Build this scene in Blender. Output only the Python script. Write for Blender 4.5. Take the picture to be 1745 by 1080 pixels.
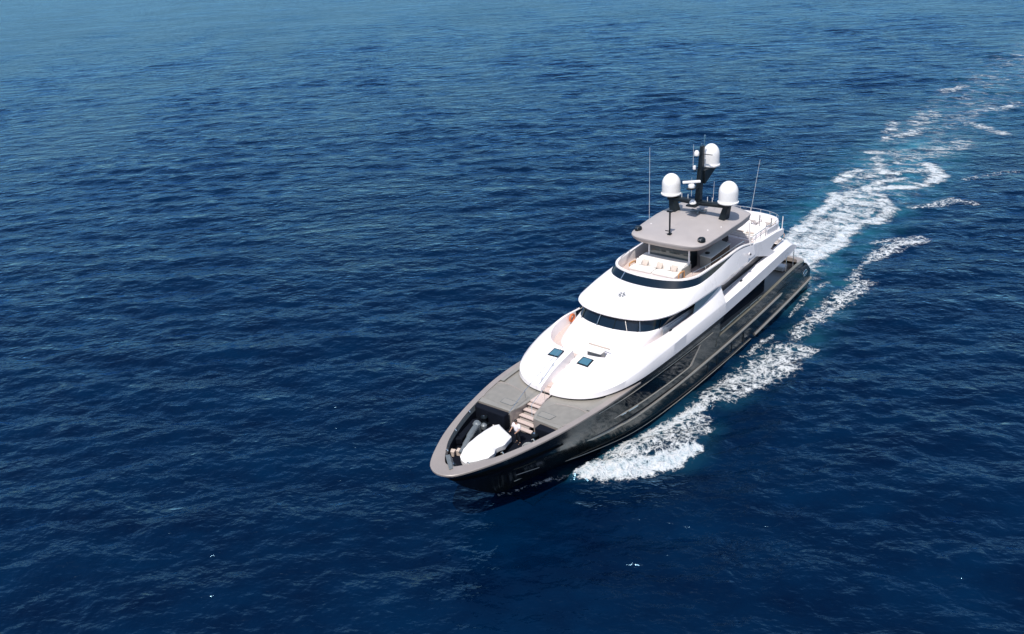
import bpy, bmesh, math, random
import numpy as np
from mathutils import Vector, Matrix, noise
R = math.radians
random.seed(7)
for o in list(bpy.data.objects): bpy.data.objects.remove(o)
sc = bpy.context.scene
COL = sc.collection

# ------------------------------------------------------------------ camera
FPX, YAW, PIT, ROL = 1435.42, R(220.98), R(24.505), R(-3.860)
CAM = Vector((79.444, 32.951, 35.108))
fw = Vector((math.cos(YAW)*math.cos(PIT), math.sin(YAW)*math.cos(PIT), -math.sin(PIT)))
r0 = Vector((math.sin(YAW), -math.cos(YAW), 0)); u0 = r0.cross(fw)
rt = r0*math.cos(ROL) + u0*math.sin(ROL); upv = -r0*math.sin(ROL) + u0*math.cos(ROL)
cam_d = bpy.data.cameras.new('camera'); cam = bpy.data.objects.new('camera', cam_d); COL.objects.link(cam)
cam.matrix_world = Matrix(((rt.x, upv.x, -fw.x, CAM.x), (rt.y, upv.y, -fw.y, CAM.y), (rt.z, upv.z, -fw.z, CAM.z), (0, 0, 0, 1)))
cam_d.sensor_width = 36; cam_d.lens = 36*FPX/1745; cam_d.clip_start = .5; cam_d.clip_end = 60000
sc.camera = cam
# ------------------------------------------------------------------ world, sun, exposure
SUN_DIR = Vector((0.50, 0.16, 1.0)).normalized()      # towards the sun
el = math.asin(SUN_DIR.z); az = math.atan2(SUN_DIR.x, SUN_DIR.y)
w = bpy.data.worlds.new('World'); sc.world = w; w.use_nodes = True
nt = w.node_tree; nt.nodes.clear()
sky = nt.nodes.new('ShaderNodeTexSky'); sky.sky_type = 'NISHITA'; sky.sun_disc = False
sky.sun_elevation = el; sky.sun_rotation = az; sky.air_density = 1.0; sky.dust_density = 1.1; sky.ozone_density = 1.6
bg = nt.nodes.new('ShaderNodeBackground'); bg.inputs['Strength'].default_value = 0.15
ow = nt.nodes.new('ShaderNodeOutputWorld')
nt.links.new(sky.outputs[0], bg.inputs[0]); nt.links.new(bg.outputs[0], ow.inputs[0])
sl = bpy.data.lights.new('sun', 'SUN'); sl.energy = 4.1; sl.angle = R(.5); sl.color = (1, .95, .88)
so = bpy.data.objects.new('sun', sl); COL.objects.link(so)
so.rotation_euler = SUN_DIR.to_track_quat('Z', 'Y').to_euler(); so.location = (0, 0, 200)
sc.view_settings.view_transform = 'Standard'; sc.view_settings.look = 'None'
sc.view_settings.exposure = 0.15; sc.view_settings.gamma = 1
sc.cycles.max_bounces = 6; sc.cycles.transparent_max_bounces = 8
sc.cycles.caustics_reflective = False; sc.cycles.caustics_refractive = False

# ------------------------------------------------------------------ materials
def mat(name, col, rough=.5, metal=0, coat=0, var=0.0, vscale=3, bump=0, bscale=30, trans=0, spec=.5, alpha=1):
    m = bpy.data.materials.new(name); m.use_nodes = True
    n = m.node_tree.nodes; l = m.node_tree.links; b = n['Principled BSDF']
    b.inputs['Base Color'].default_value = (*col, 1); b.inputs['Roughness'].default_value = rough
    b.inputs['Metallic'].default_value = metal; b.inputs['Coat Weight'].default_value = coat
    b.inputs['Coat Roughness'].default_value = .05
    b.inputs['Transmission Weight'].default_value = trans; b.inputs['Specular IOR Level'].default_value = spec
    b.inputs['Alpha'].default_value = alpha
    tc = n.new('ShaderNodeTexCoord')
    if var:
        nz = n.new('ShaderNodeTexNoise'); nz.inputs['Scale'].default_value = vscale; nz.inputs['Detail'].default_value = 5
        l.new(tc.outputs['Object'], nz.inputs['Vector'])
        cr = n.new('ShaderNodeValToRGB'); e = cr.color_ramp.elements
        e[0].position = .3; e[1].position = .7
        e[0].color = (*[c*(1-var) for c in col], 1); e[1].color = (*[min(1, c*(1+var)) for c in col], 1)
        l.new(nz.outputs[0], cr.inputs[0]); l.new(cr.outputs[0], b.inputs['Base Color'])
        mr = n.new('ShaderNodeMapRange'); mr.inputs['To Min'].default_value = max(0, rough*.8); mr.inputs['To Max'].default_value = min(1, rough*1.25)
        l.new(nz.outputs[0], mr.inputs[0]); l.new(mr.outputs[0], b.inputs['Roughness'])
    if bump:
        nb = n.new('ShaderNodeTexNoise'); nb.inputs['Scale'].default_value = bscale; nb.inputs['Detail'].default_value = 4
        l.new(tc.outputs['Object'], nb.inputs['Vector'])
        bp = n.new('ShaderNodeBump'); bp.inputs['Strength'].default_value = bump; bp.inputs['Distance'].default_value = .02
        l.new(nb.outputs[0], bp.inputs['Height']); l.new(bp.outputs[0], b.inputs['Normal'])
    return m
WHITE = mat('white_gelcoat', (.84, .795, .79), .28, coat=.5, var=.02, vscale=.6)
HULLM = mat('dark_metallic_paint', (.034, .042, .044), .18, metal=.7, coat=.3, var=.08, vscale=.4)
CAPM = mat('grey_cap_paint', (.30, .262, .24), .38, metal=.1, coat=.3, var=.05, vscale=1)
DECKM = mat('grey_deck_paint', (.265, .248, .22), .42, metal=.1, coat=.2, var=.06, vscale=1.5)
ROOFM = mat('taupe_roof_paint', (.375, .34, .33), .45, var=.04, vscale=1)
GLASS = mat('black_glass', (.002, .010, .022), .06, coat=.15, spec=.35)
SHADEG = mat('tinted_glass', (.03, .05, .06), .04, coat=1)
GLASSD = mat('dark_window', (.005, .009, .014), .30, spec=.25)
LGLASS = mat('pale_screen', (.22, .30, .34), .15)
SHADEWALL = mat('shaded_wall_grey', (.36, .40, .44), .3)  # grey carries the shade on the walkway side wall
BLACK = mat('black_paint', (.006, .010, .014), .38, spec=.3)
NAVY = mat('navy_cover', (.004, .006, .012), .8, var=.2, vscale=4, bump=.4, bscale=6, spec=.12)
CHROME = mat('polished_steel', (.75, .72, .68), .16, metal=1)
SILVER = mat('brushed_silver', (.44, .39, .335), .3, metal=.6)
GREYM = mat('grey_machinery', (.16, .18, .19), .45, metal=.3, var=.1, vscale=5)
CLOTH = mat('white_canvas', (.80, .78, .77), .75, var=.03, vscale=3, bump=.5, bscale=5)
CREAM = mat('cream_cushion', (.78, .74, .70), .85, bump=.3, bscale=12)
STRIPE = mat('beige_cushion', (.55, .46, .40), .85, bump=.3, bscale=12)
WOOD = mat('varnished_wood', (.52, .26, .10), .4, var=.25, vscale=14, coat=.3)
DECK2 = mat('recess_deck_paint', (.22, .208, .188), .6, var=.09, vscale=2.5)
COUNT = mat('grey_countertop', (.52, .54, .53), .4, var=.04)
OLIVE = mat('olive_cap_paint', (.17, .16, .13), .35, metal=.2, var=.06)
BARM = mat('pewter_panel', (.27, .28, .27), .4, metal=.2, var=.06, vscale=2)
SKIN = mat('skin', (.42, .24, .17), .6)
HAIR = mat('dark_hair', (.012, .010, .010), .6)
SHIRT = mat('white_shirt', (.80, .74, .76), .85, bump=.4, bscale=12)
TROUS = mat('black_trousers', (.010, .012, .018), .8)
ORANGE = mat('orange_buoy', (.62, .16, .05), .5, var=.1, vscale=6)
DOME = mat('dome_white', (.82, .80, .79), .35, coat=.2, var=.015, vscale=2)
RED = mat('red_cloth', (.45, .12, .10), .8)
INTER = mat('dark_interior', (.035, .028, .026), .7)

def teak():
    m = bpy.data.materials.new('teak_deck'); m.use_nodes = True
    n = m.node_tree.nodes; l = m.node_tree.links; b = n['Principled BSDF']; b.inputs['Roughness'].default_value = .7
    tc = n.new('ShaderNodeTexCoord'); sx = n.new('ShaderNodeSeparateXYZ'); l.new(tc.outputs['Object'], sx.inputs[0])
    mm = n.new('ShaderNodeMath'); mm.operation = 'MULTIPLY'; mm.inputs[1].default_value = 9; l.new(sx.outputs['Y'], mm.inputs[0])
    fr = n.new('ShaderNodeMath'); fr.operation = 'FRACT'; l.new(mm.outputs[0], fr.inputs[0])
    gt = n.new('ShaderNodeMath'); gt.operation = 'GREATER_THAN'; gt.inputs[1].default_value = .90; l.new(fr.outputs[0], gt.inputs[0])
    nz = n.new('ShaderNodeTexNoise'); nz.inputs['Scale'].default_value = 2; mp = n.new('ShaderNodeMapping'); mp.inputs['Scale'].default_value = (1, 14, 1)
    l.new(tc.outputs['Object'], mp.inputs[0]); l.new(mp.outputs[0], nz.inputs['Vector'])
    cr = n.new('ShaderNodeValToRGB'); cr.color_ramp.elements[0].color = (.50, .40, .36, 1); cr.color_ramp.elements[1].color = (.64, .53, .49, 1)
    l.new(nz.outputs[0], cr.inputs[0])
    mx = n.new('ShaderNodeMix'); mx.data_type = 'RGBA'; l.new(gt.outputs[0], mx.inputs[0]); l.new(cr.outputs[0], mx.inputs[6])
    mx.inputs[7].default_value = (.16, .11, .09, 1); l.new(mx.outputs[2], b.inputs['Base Color'])
    return m
TEAK = teak()

# ------------------------------------------------------------------ mesh helpers
def link(name, me, m, parent=None, smooth=40, loc=None):
    o = bpy.data.objects.new(name, me); COL.objects.link(o)
    if isinstance(m, (list, tuple)):
        for q in m: me.materials.append(q)
    else: me.materials.append(m)
    if smooth and len(me.polygons):
        me.shade_smooth(); me.set_sharp_from_angle(angle=R(smooth))
    if parent: o.parent = parent; o.matrix_parent_inverse = Matrix.Translation(-parent.location)
    return o
def obj(name, bm, m, parent=None, smooth=40, bevel=0, seg=2, recalc=True):
    if recalc: bmesh.ops.recalc_face_normals(bm, faces=bm.faces)
    me = bpy.data.meshes.new(name); bm.to_mesh(me); bm.free()
    o = link(name, me, m, parent, smooth)
    if bevel:
        b = o.modifiers.new('bevel', 'BEVEL'); b.width = bevel; b.segments = seg; b.limit_method = 'ANGLE'; b.angle_limit = R(35)
    return o
def tag(o, label=None, cat=None, group=None, kind=None):
    if label: o['label'] = label
    if cat: o['category'] = cat
    if group: o['group'] = group
    if kind: o['kind'] = kind
    return o
def empty(name, loc, label, cat, group=None):
    o = bpy.data.objects.new(name, None); COL.objects.link(o); o.location = loc; o.empty_display_size = .3
    return tag(o, label, cat, group)
def bmn(): return bmesh.new()
def addm(bm, vs, fs):
    v = [bm.verts.new(p) for p in vs]
    for f in fs:
        try: bm.faces.new([v[i] for i in f])
        except ValueError: pass
    return v
def box(bm, c, s, rz=0, rx=0, ry=0, taper=1):
    M = Matrix.Translation(c) @ Matrix.Rotation(rz, 4, 'Z') @ Matrix.Rotation(ry, 4, 'Y') @ Matrix.Rotation(rx, 4, 'X')
    vs = []
    for z in (-.5, .5):
        t = taper if z > 0 else 1
        for x, y in ((-.5, -.5), (.5, -.5), (.5, .5), (-.5, .5)):
            vs.append(M @ Vector((x*s[0]*t, y*s[1]*t, z*s[2])))
    addm(bm, vs, [(3, 2, 1, 0), (4, 5, 6, 7), (0, 1, 5, 4), (1, 2, 6, 5), (2, 3, 7, 6), (3, 0, 4, 7)])
def tube(bm, pts, r, n=8, cap=True):
    pts = [Vector(p) for p in pts]; rs = r if isinstance(r, (list, tuple)) else [r]*len(pts); rings = []
    for i, p in enumerate(pts):
        d = (pts[min(i+1, len(pts)-1)] - pts[max(i-1, 0)]).normalized()
        a = d.cross(Vector((0, 0, 1)));
        if a.length < .05: a = Vector((1, 0, 0)) - d*d.x
        a.normalize(); b = d.cross(a)
        rings.append([bm.verts.new(p + (a*math.cos(t)+b*math.sin(t))*rs[i]) for t in [2*math.pi*k/n for k in range(n)]])
    for i in range(len(rings)-1):
        for k in range(n): bm.faces.new((rings[i][k], rings[i][(k+1) % n], rings[i+1][(k+1) % n], rings[i+1][k]))
    if cap: bm.faces.new(rings[0][::-1]); bm.faces.new(rings[-1])
def lathe(bm, c, prof, n=32, M=None):
    rings = []; M = M or Matrix.Identity(4); c = Vector(c)
    for (r, z) in prof:
        if r < 1e-4: rings.append([bm.verts.new(c + M @ Vector((0, 0, z)))])
        else: rings.append([bm.verts.new(c + M @ Vector((r*math.cos(2*math.pi*k/n), r*math.sin(2*math.pi*k/n), z))) for k in range(n)])
    for a, b in zip(rings, rings[1:]):
        for k in range(n):
            q = [a[k % len(a)], a[(k+1) % len(a)], b[(k+1) % len(b)], b[k % len(b)]]
            u = []; [u.append(v) for v in q if v not in u]
            if len(u) > 2: bm.faces.new(u)
def prism(bm, poly, t, axis='z'):
    """poly: 3D points in one plane (list), thickened by vector t"""
    t = Vector(t); a = [bm.verts.new(Vector(p)) for p in poly]; b = [bm.verts.new(Vector(p)+t) for p in poly]
    bm.faces.new(a); bm.faces.new(b[::-1]); n = len(a)
    for i in range(n): bm.faces.new((a[i], b[i], b[(i+1) % n], a[(i+1) % n]))

def catmull(P, n):
    P = np.array(P, float)
    if len(P) == 2:
        t = np.linspace(0, 1, n)[:, None]; return P[0]*(1-t)+P[1]*t
    d = np.sqrt(np.linalg.norm(np.diff(P, axis=0), axis=1)); t = np.concatenate([[0], np.cumsum(np.maximum(d, 1e-6))])
    m = np.zeros_like(P); m[1:-1] = (P[2:]-P[:-2])/(t[2:]-t[:-2])[:, None]
    # blend for uneven spacing
    for i in range(1, len(P)-1):
        a = (P[i]-P[i-1])/(t[i]-t[i-1]); b = (P[i+1]-P[i])/(t[i+1]-t[i]); wgt = (t[i+1]-t[i])/(t[i+1]-t[i-1])
        m[i] = a*wgt + b*(1-wgt)
    m[0] = (P[1]-P[0])/(t[1]-t[0]); m[-1] = (P[-1]-P[-2])/(t[-1]-t[-2])
    uu = np.linspace(0, t[-1], 400); out = []
    for u in uu:
        i = min(np.searchsorted(t, u, side='right')-1, len(P)-2); h = t[i+1]-t[i]; s = (u-t[i])/h
        out.append((2*s**3-3*s**2+1)*P[i]+(s**3-2*s**2+s)*h*m[i]+(-2*s**3+3*s**2)*P[i+1]+(s**3-s**2)*h*m[i+1])
    out = np.array(out); L = np.concatenate([[0], np.cumsum(np.linalg.norm(np.diff(out, axis=0), axis=1))])
    q = np.linspace(0, L[-1], n)
    return np.stack([np.interp(q, L, out[:, k]) for k in range(3)], 1)
N = 56
def U(half, n=N):
    """half curve given port side from the centreline outwards/aft -> full curve starboard-aft .. port-aft"""
    h = list(half)
    if abs(h[0][1]) < 1e-6 and len(h) > 2:   # make tangent square at the centreline
        x, y, z = h[1]; full = [(x, -y, z)] + h
        c = catmull(full, n*3); i = np.argmin(np.abs(c[:, 1])); c = c[i:]; c[0] = h[0]
        L = np.concatenate([[0], np.cumsum(np.linalg.norm(np.diff(c, axis=0), axis=1))]); q = np.linspace(0, L[-1], n)
        c = np.stack([np.interp(q, L, c[:, k]) for k in range(3)], 1)
    else: c = catmull(h, n)
    m = c.copy(); m[:, 1] *= -1
    if abs(c[0][1]) < 1e-6: return np.concatenate([m[::-1], c[1:]])
    return np.concatenate([m[::-1], c])
def inset(c, d, dz=0):
    """move a full U curve inwards (towards the inside of the U) by d in plan"""
    t = np.gradient(c[:, :2], axis=0); t /= np.maximum(np.linalg.norm(t, axis=1), 1e-9)[:, None]
    nrm = np.stack([-t[:, 1], t[:, 0]], 1)       # curve runs stb-aft -> bow -> port-aft (forward then aft): inside is right-hand
    mid = c[len(c)//2]; ctr = np.array([c[0][0], 0.])
    if np.dot(nrm[len(c)//2], ctr-mid[:2]) < 0: nrm = -nrm
    out = c.copy(); out[:, :2] += nrm*d; out[:, 2] += dz; return out
def loft(bm, curves, close=False, cap_ends=False):
    vs = [[bm.verts.new(p) for p in c] for c in curves]
    rng = list(zip(vs, vs[1:])) + ([(vs[-1], vs[0])] if close else [])
    for a, b in rng:
        for i in range(len(a)-1):
            try: bm.faces.new((a[i], a[i+1], b[i+1], b[i]))
            except ValueError: pass
    if cap_ends:
        for k in (0, -1):
            try: bm.faces.new([c[k] for c in vs])
            except ValueError: pass
    return vs
def fill_across(bm, c):
    """deck between the two halves of a U curve (strips port-starboard)"""
    n = len(c); v = [bm.verts.new(p) for p in c]
    for i in range(n//2):
        a, b, c2, d = v[i], v[i+1], v[n-2-i], v[n-1-i]
        u = []; [u.append(q) for q in (a, b, c2, d) if q not in u]
        if len(u) > 2: bm.faces.new(u)
def mirror_pts(P): return [(x, -y, z) for x, y, z in P]

# ================================================================== THE YACHT
Y = empty('motor_yacht', (25, 0, 0), 'white and dark grey three deck motor yacht under way on the blue sea', 'yacht')

# ---- hull: levels from keel to cap, each a U curve (bow centreline -> port aft)
LV = [
 [(42.5,0,-1.2),(40,.5,-1.2),(36,1.6,-1.2),(30,2.9,-1.2),(22,3.6,-1.2),(10,3.7,-1.2),(.8,3.6,-1.2)],
 [(44.6,0,0),(43.2,.42,0),(41,1.10,0),(37.8,2.35,0),(33.5,3.75,0),(28,4.35,0),(20,4.52,0),(10,4.4,0),(-.1,4.1,0)],
 [(46.1,0,1.1),(44.6,.60,1.1),(42,1.65,1.05),(38.2,2.95,1.05),(34,4.0,1.0),(29,4.48,1.0),(20,4.6,1.0),(10,4.48,1.05),(-.35,4.2,1.1)],
 [(47.5,0,2.3),(46,.85,2.3),(43,2.15,2.25),(38.5,3.55,2.15),(34,4.28,2.05),(29,4.56,1.98),(20,4.64,2.0),(10,4.5,2.2),(-.15,4.22,2.3)],
 [(48.6,0,3.5),(47.7,.95,3.5),(45,2.45,3.5),(39.5,4.0,3.45),(34.5,4.52,3.4),(29,4.66,3.35),(20.6,4.66,3.35),(10,4.5,3.45),(.95,4.22,3.25)],
]
TOP = [(49.62,0,4.58),(49.55,.42,4.58),(49.25,.95,4.59),(48.6,1.45,4.62),(47.3,2.15,4.68),(46.0,2.72,4.73),(44,3.36,4.80),(41.7,3.93,4.86),(39.5,4.32,4.94),(37.5,4.55,4.95),(35,4.66,4.92),(32,4.72,4.85),(28,4.73,4.76),(24,4.71,4.70),(20.6,4.68,4.66)]
NH = 90
lv = [U(c, NH) for c in LV]
top_f = U(TOP, NH)
bm = bmn(); vs = loft(bm, lv)
# hull above level 3.4 only forward of the side-deck opening (x > 20.6)
low = lv[-1]; keep = [i for i in range(len(low)) if low[i][0] > 20.6]
i0, i1 = keep[0], keep[-1]
sub = low[i0:i1+1]
L = lambda c: np.concatenate([[0], np.cumsum(np.linalg.norm(np.diff(c, axis=0), axis=1))])
def res_to(c, n):
    q = L(c); h = len(c)//2
    return np.stack([np.interp(np.linspace(0, q[-1], n), q, c[:, k]) for k in range(3)], 1)
tf = res_to(top_f, len(sub))
mid = (sub*.5 + tf*.5)
va = vs[-1][i0:i1+1]
vb = [bm.verts.new(p) for p in mid]; vc = [bm.verts.new(p) for p in tf]
for a, b in ((va, vb), (vb, vc)):
    for i in range(len(a)-1): bm.faces.new((a[i], a[i+1], b[i+1], b[i]))
# closed stern (transom under the aft deck)
for a, b in zip(vs, vs[1:]): bm.faces.new((a[0], b[0], b[-1], a[-1]))
hull = obj('hull', bm, HULLM, Y, smooth=50)

# bow and side cap rail: broad flat painted band on top of the bulwark
cap_o = top_f.copy(); cap_o = cap_o[(cap_o[:, 0] > 33.0)]
cap_in = inset(cap_o, .42)
sel = cap_o[:, 0]
wd = np.interp(sel, [33, 40, 44, 47, 49.3, 50], [.40, .40, .42, .55, .95, 1.15])
for i in range(len(cap_o)):
    a = inset(cap_o, 1.0)[i]-cap_o[i] if i == 0 else DD[i]
    if i == 0: DD = inset(cap_o, 1.0)-cap_o; a = DD[0]
    cap_in[i, :2] = cap_o[i, :2] + a[:2]*wd[i]
cap_in[:, 1] = np.where(np.sign(cap_in[:, 1]) == np.sign(cap_o[:, 1]), cap_in[:, 1], 0)
co = cap_o.copy(); co[:, 2] += .03; ob = inset(co, -.05, -.01); ci = cap_in.copy(); ci[:, 2] = co[:, 2]+.0
bm = bmn(); dn = ob.copy(); dn[:, 2] -= .10
loft(bm, [dn, ob, inset(ob, .03, .03), ci, ci - [0, 0, .08]])
obj('cap_rail', bm, CAPM, Y, smooth=35)
# inner bulwark of the mooring well
well = ci[:, 0] > 41.3
wi = ci[well]
bot = inset(wi, .12); bot[:, 2] = 3.55
bm = bmn(); iw2 = inset(wi, .05) - [0, 0, .42]; loft(bm, [wi - [0, 0, .05], inset(wi, .03) - [0, 0, .3], iw2]); obj('inner_bulwark', bm, GREYM, Y)
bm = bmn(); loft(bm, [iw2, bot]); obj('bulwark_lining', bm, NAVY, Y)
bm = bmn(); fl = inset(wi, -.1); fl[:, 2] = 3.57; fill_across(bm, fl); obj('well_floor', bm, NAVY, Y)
# chain/frame stays along the inside of the starboard bulwark
for s in (-1, 1):
    for k, t in enumerate((.12, .24, .36)):
        n = len(wi); i = int(n*t) if s < 0 else int(n*(1-t))-1
        p = Vector(wi[i]); bm = bmn()
        tube(bm, [p+Vector((0, -s*.02, .0)), p+Vector((0, -s*.10, .12)), p+Vector((0, -s*.22, .02))], .035, 6)
        obj('fairlead', bm, CHROME, Y)
bm = bmn(); prism(bm, [(48.0,-.85,4.72),(49.0,.42,4.70),(48.75,.50,4.70),(47.75,-.70,4.72)], (-.25,0,-.5)); obj('bow_plate', bm, GREYM, Y, bevel=.02)

# ---- foredeck (grey painted) between x 38 and the break at 41.5, with the stairwell cut between y -0.45 and 0.95
def deckz(x): return 4.90
stb_d = [(41.75,-3.45),(41.6,-.62),(40.6,-.42),(39.2,-.42),(36.5,-.42),(36.5,-4.4),(39.5,-4.2)]
prt_d = [(41.55,3.45),(41.5,1.28),(40.9,.95),(39.2,.55),(36.5,.55),(36.5,4.4),(39.5,4.2)]
for P in (stb_d, prt_d):
    bm = bmn(); prism(bm, [(x, y, deckz(x)-.02) for x, y in P], (0, 0, -.12)); obj('foredeck', bm, DECKM, Y, bevel=.02)
    # recess line and deck hatch
    s = -1 if P is stb_d else 1
    rim = [(41.2, 3.55), (40.0, 3.95), (39.0, 3.95), (38.75, 3.3), (38.85, 2.4), (39.1, 1.4)]
    bm = bmn(); tube(bm, catmull([(x, s*y, 4.90) for x, y in rim], 40), .045, 8); obj('deck_moulding', bm, CAPM, Y)
    ip = [(p[0], p[1]) for p in catmull([(x, s*y, 0) for x, y in rim], 24)]
    ip += ([(40.2, .60+.3), (41.3, 1.35)] if s > 0 else [(39.4, -.62), (40.6, -.62), (41.4, -.8)])
    bm = bmn(); prism(bm, [(x, y, 4.892) for x, y in ip], (0, 0, -.01)); obj('recessed_deck', bm, DECK2, Y)
    y0 = -1.5 if s < 0 else 1.85
    bm = bmn(); hx = [(41.05, y0-.55), (41.05, y0+.5), (40.45, y0+.6), (40.45, y0-.6), (41.05, y0-.55)]
    tube(bm, [(x, y, 4.917) for x, y in hx], .018, 5); o = obj('deck_hatch', bm, GREYM, Y)
    bm = bmn(); prism(bm, [(x, y, 4.92) for x, y in hx[:4]], (0, 0, -.03)); obj('hatch_lid', bm, DECKM, o)
# break bulkhead faces
bm = bmn()
prism(bm, [(41.55,3.55,3.55),(41.5,1.28,3.55),(41.5,1.28,4.86),(41.55,3.55,4.86)], (-.08,0,0))
prism(bm, [(41.48,1.28,3.55),(39.2,.58,3.55),(39.2,.58,4.86),(41.48,1.28,4.86)], (0,.06,0))
prism(bm, [(41.75,-3.55,3.55),(41.6,-.62,3.55),(41.6,-.62,4.86),(41.75,-3.55,4.86)], (-.08,0,0))
prism(bm, [(41.58,-.62,3.55),(39.2,-.42,3.55),(39.2,-.42,4.86),(41.58,-.62,4.86)], (0,-.06,0))
obj('deck_bulkhead', bm, CAPM, Y, bevel=.01)
# stairs from the well to the foredeck
st = [(41.75, 3.78), (41.32, 4.02), (40.9, 4.26), (40.45, 4.5), (40.0, 4.73)]
for k, (x, z) in enumerate(st):
    t = (x-39.2)/2.3; yl = -.40 - .16*t; yr = .53+.62*t
    wx = .33 if k < 4 else .30
    bm = bmn(); prism(bm, [(x, yl, z), (x, yr, z), (x-wx, yr-.08, z), (x-wx, yl+.03, z)], (0, 0, -.06)); obj('stair_tread', bm, TEAK, Y)
bm = bmn(); prism(bm, [(39.7,-.4,4.90),(39.7,.66,4.90),(38.4,.42,4.90),(38.4,-.4,4.90)], (0, 0, -.12)); obj('stair_landing', bm, TEAK, Y)
bm = bmn(); prism(bm, [(41.7,-.5,3.6),(39.5,-.4,4.7),(39.5,-.4,4.5),(41.4,-.5,3.5)], (0, 1.2, 0)); obj('stair_stringer', bm, CAPM, Y)

# ---- upper forward moulding (white): band along both sides, domed front
K0 = [(38.45,0,5.02),(38.38,1.2,5.02),(38.0,2.35,5.04),(37.2,3.4,5.07),(35.8,4.2,5.12),(33.5,4.76,5.18),(30,4.93,5.2),(25,4.9,5.2),(20,4.8,5.2)]
K1 = [(38.42,0,5.32),(38.35,1.2,5.32),(37.95,2.35,5.36),(37.1,3.4,5.45),(35.7,4.2,5.58),(33.5,4.75,5.82),(30,4.9,6.05),(25,4.88,6.22),(20,4.8,6.2)]
K2 = [(34.7,0,6.62),(34.65,1.2,6.62),(34.4,2.3,6.64),(33.7,3.25,6.68),(32.3,3.98,6.78),(30.5,4.28,6.84),(28,4.32,6.74),(25,4.32,6.80),(22.6,4.27,7.0),(21,4.22,7.3),(19.95,4.2,7.68)]
k0, k1, k2 = U(K0), U(K1), U(K2)
km = k1*.62+k2*.38; kn = k1*.28+k2*.72
xx = np.clip((km[:, 0]-28)/10, 0, 1); km[:, 2] += .02+.22*xx; kn[:, 2] += .01+.14*xx
k1b = k1*.93+k2*.07; k1b[:, 2] += .02 + .06*xx
k3 = inset(k2, .20, 0.0); k3[:, 2] = k2[:, 2]
KW = [(34.35,0,5.95),(34.3,1.2,5.95),(34.1,2.2,5.95),(33.4,3.05,5.95),(32.1,3.7,5.97),(30.3,3.98,6.0),(28,4.02,6.0),(25,4.02,6.0),(22.6,4.0,6.0),(21,3.98,6.0),(19.95,3.98,6.0)]
kw = U(KW)
bm = bmn()
# channel: drop the centre strip of the front surface
def centre(c): return np.abs(c[:, 1])
curves = [inset(k0, .35, -.045), inset(k0, .10, -.03), k0, k1, k1b, km, kn, k2, inset(k2, .05, .03), k3, kw]
vv = []
for c in curves: vv.append([bm.verts.new(p) for p in c])
mid_i = len(k0)//2
CH = [i for i in range(len(k0)-1) if abs((k0[i][1]+k0[i+1][1])/2) < .46]
for a, b in zip(vv, vv[1:]):
    for i in range(len(a)-1):
        if i in CH: continue
        bm.faces.new((a[i], a[i+1], b[i+1], b[i]))
obj('upper_moulding', bm, WHITE, Y, smooth=32, recalc=True)
# walls of the centre channel
for k in (CH[0], CH[-1]+1):
    s = 1 if k0[k][1] > 0 else -1
    yy = [c[k][1] for c in curves[3:10]]
    P = [(c[k][0], c[k][1]-s*.002, c[k][2]) for c in curves[3:10]]
    bm = bmn(); base = [(P[0][0], P[0][1], 4.9), ] + P + [(P[-1][0]-.15, P[-1][1], 5.9), (P[-1][0]-.15, P[-1][1], 4.9)]
    prism(bm, base, (0, s*.04, 0)); obj('channel_wall', bm, WHITE, Y)
cy = abs(k0[CH[0]][1])
for k in range(7):
    x = 38.3-k*.57; z = 5.05+k*.135
    bm = bmn(); prism(bm, [(x, -cy, z), (x, cy*.98, z), (x-.56, cy*.9, z), (x-.56, -cy*.95, z)], (0, 0, -.3)); obj('channel_step', bm, TEAK if k < 2 else WHITE, Y)
# shadow joint, ledge and soffit below the band
bm = bmn(); j0 = inset(k0, .13, -.03); j1 = inset(k0, .16, -.5)
loft(bm, [j0, j1]); obj('shadow_joint', bm, BLACK, Y)
bm = bmn(); t2 = top_f[(top_f[:, 0] < 38.5) | True]; side = top_f[top_f[:, 0] < 44]
for s in (-1, 1):
    P = np.array([p for p in top_f if p[0] < 38.8 and s*p[1] > 0])
    if s < 0: P = P[::-1]
    q = P.copy(); q[:, 1] -= s*.75; q[:, 2] += .03; P[:, 2] += .02
    loft(bm, [P, q])
obj('side_ledge', bm, DECKM, Y, recalc=True)
# walkway floor and cabin mound
KF = [(33.72,0,5.97),(33.68,1,5.97),(33.4,2,5.97),(32.6,2.85,5.97),(31.3,3.35,5.98),(29.5,3.6,6.0),(26,3.68,6.0),(19.95,3.7,6.0)]
KM = [(33.58,0,6.28),(33.5,1,6.28),(33.2,1.95,6.28),(32.4,2.75,6.3),(31.1,3.25,6.33),(29.3,3.52,6.4),(26,3.6,6.5),(19.95,3.62,6.5)]
KWB = [(30.78,0,7.10),(30.70,1,7.10),(30.4,2.1,7.10),(29.75,3.02,7.05),(28.6,3.52,7.0),(26.8,3.66,6.95),(24,3.68,6.88),(19.95,3.7,6.85)]
KWT = [(30.05,0,7.98),(30.0,1,7.98),(29.7,2.1,7.98),(29.0,3.0,7.96),(28,3.5,7.9),(26,3.64,7.85),(24,3.66,7.8),(19.95,3.68,7.7)]
kf, kmm, kwb, kwt = U(KF), U(KM), U(KWB), U(KWT)
bm = bmn(); loft(bm, [kw + [0, 0, .001], kf + [0, 0, .001]]); obj('walkway_deck', bm, TEAK, Y)
bm = bmn(); a1 = kmm*.75+kwb*.25; a1[:, 2] += .06; a2 = kmm*.4+kwb*.6; a2[:, 2] += .07
loft(bm, [kf, kmm, a1, a2, kwb + [0, 0, .01], inset(kwb, .08, .03)]); obj('wheelhouse_base', bm, WHITE, Y, smooth=40)
bm = bmn(); loft(bm, [inset(kwb, .03), inset(kwt, .0)]); wnd = obj('wheelhouse_window', bm, GLASS, Y)
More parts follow.
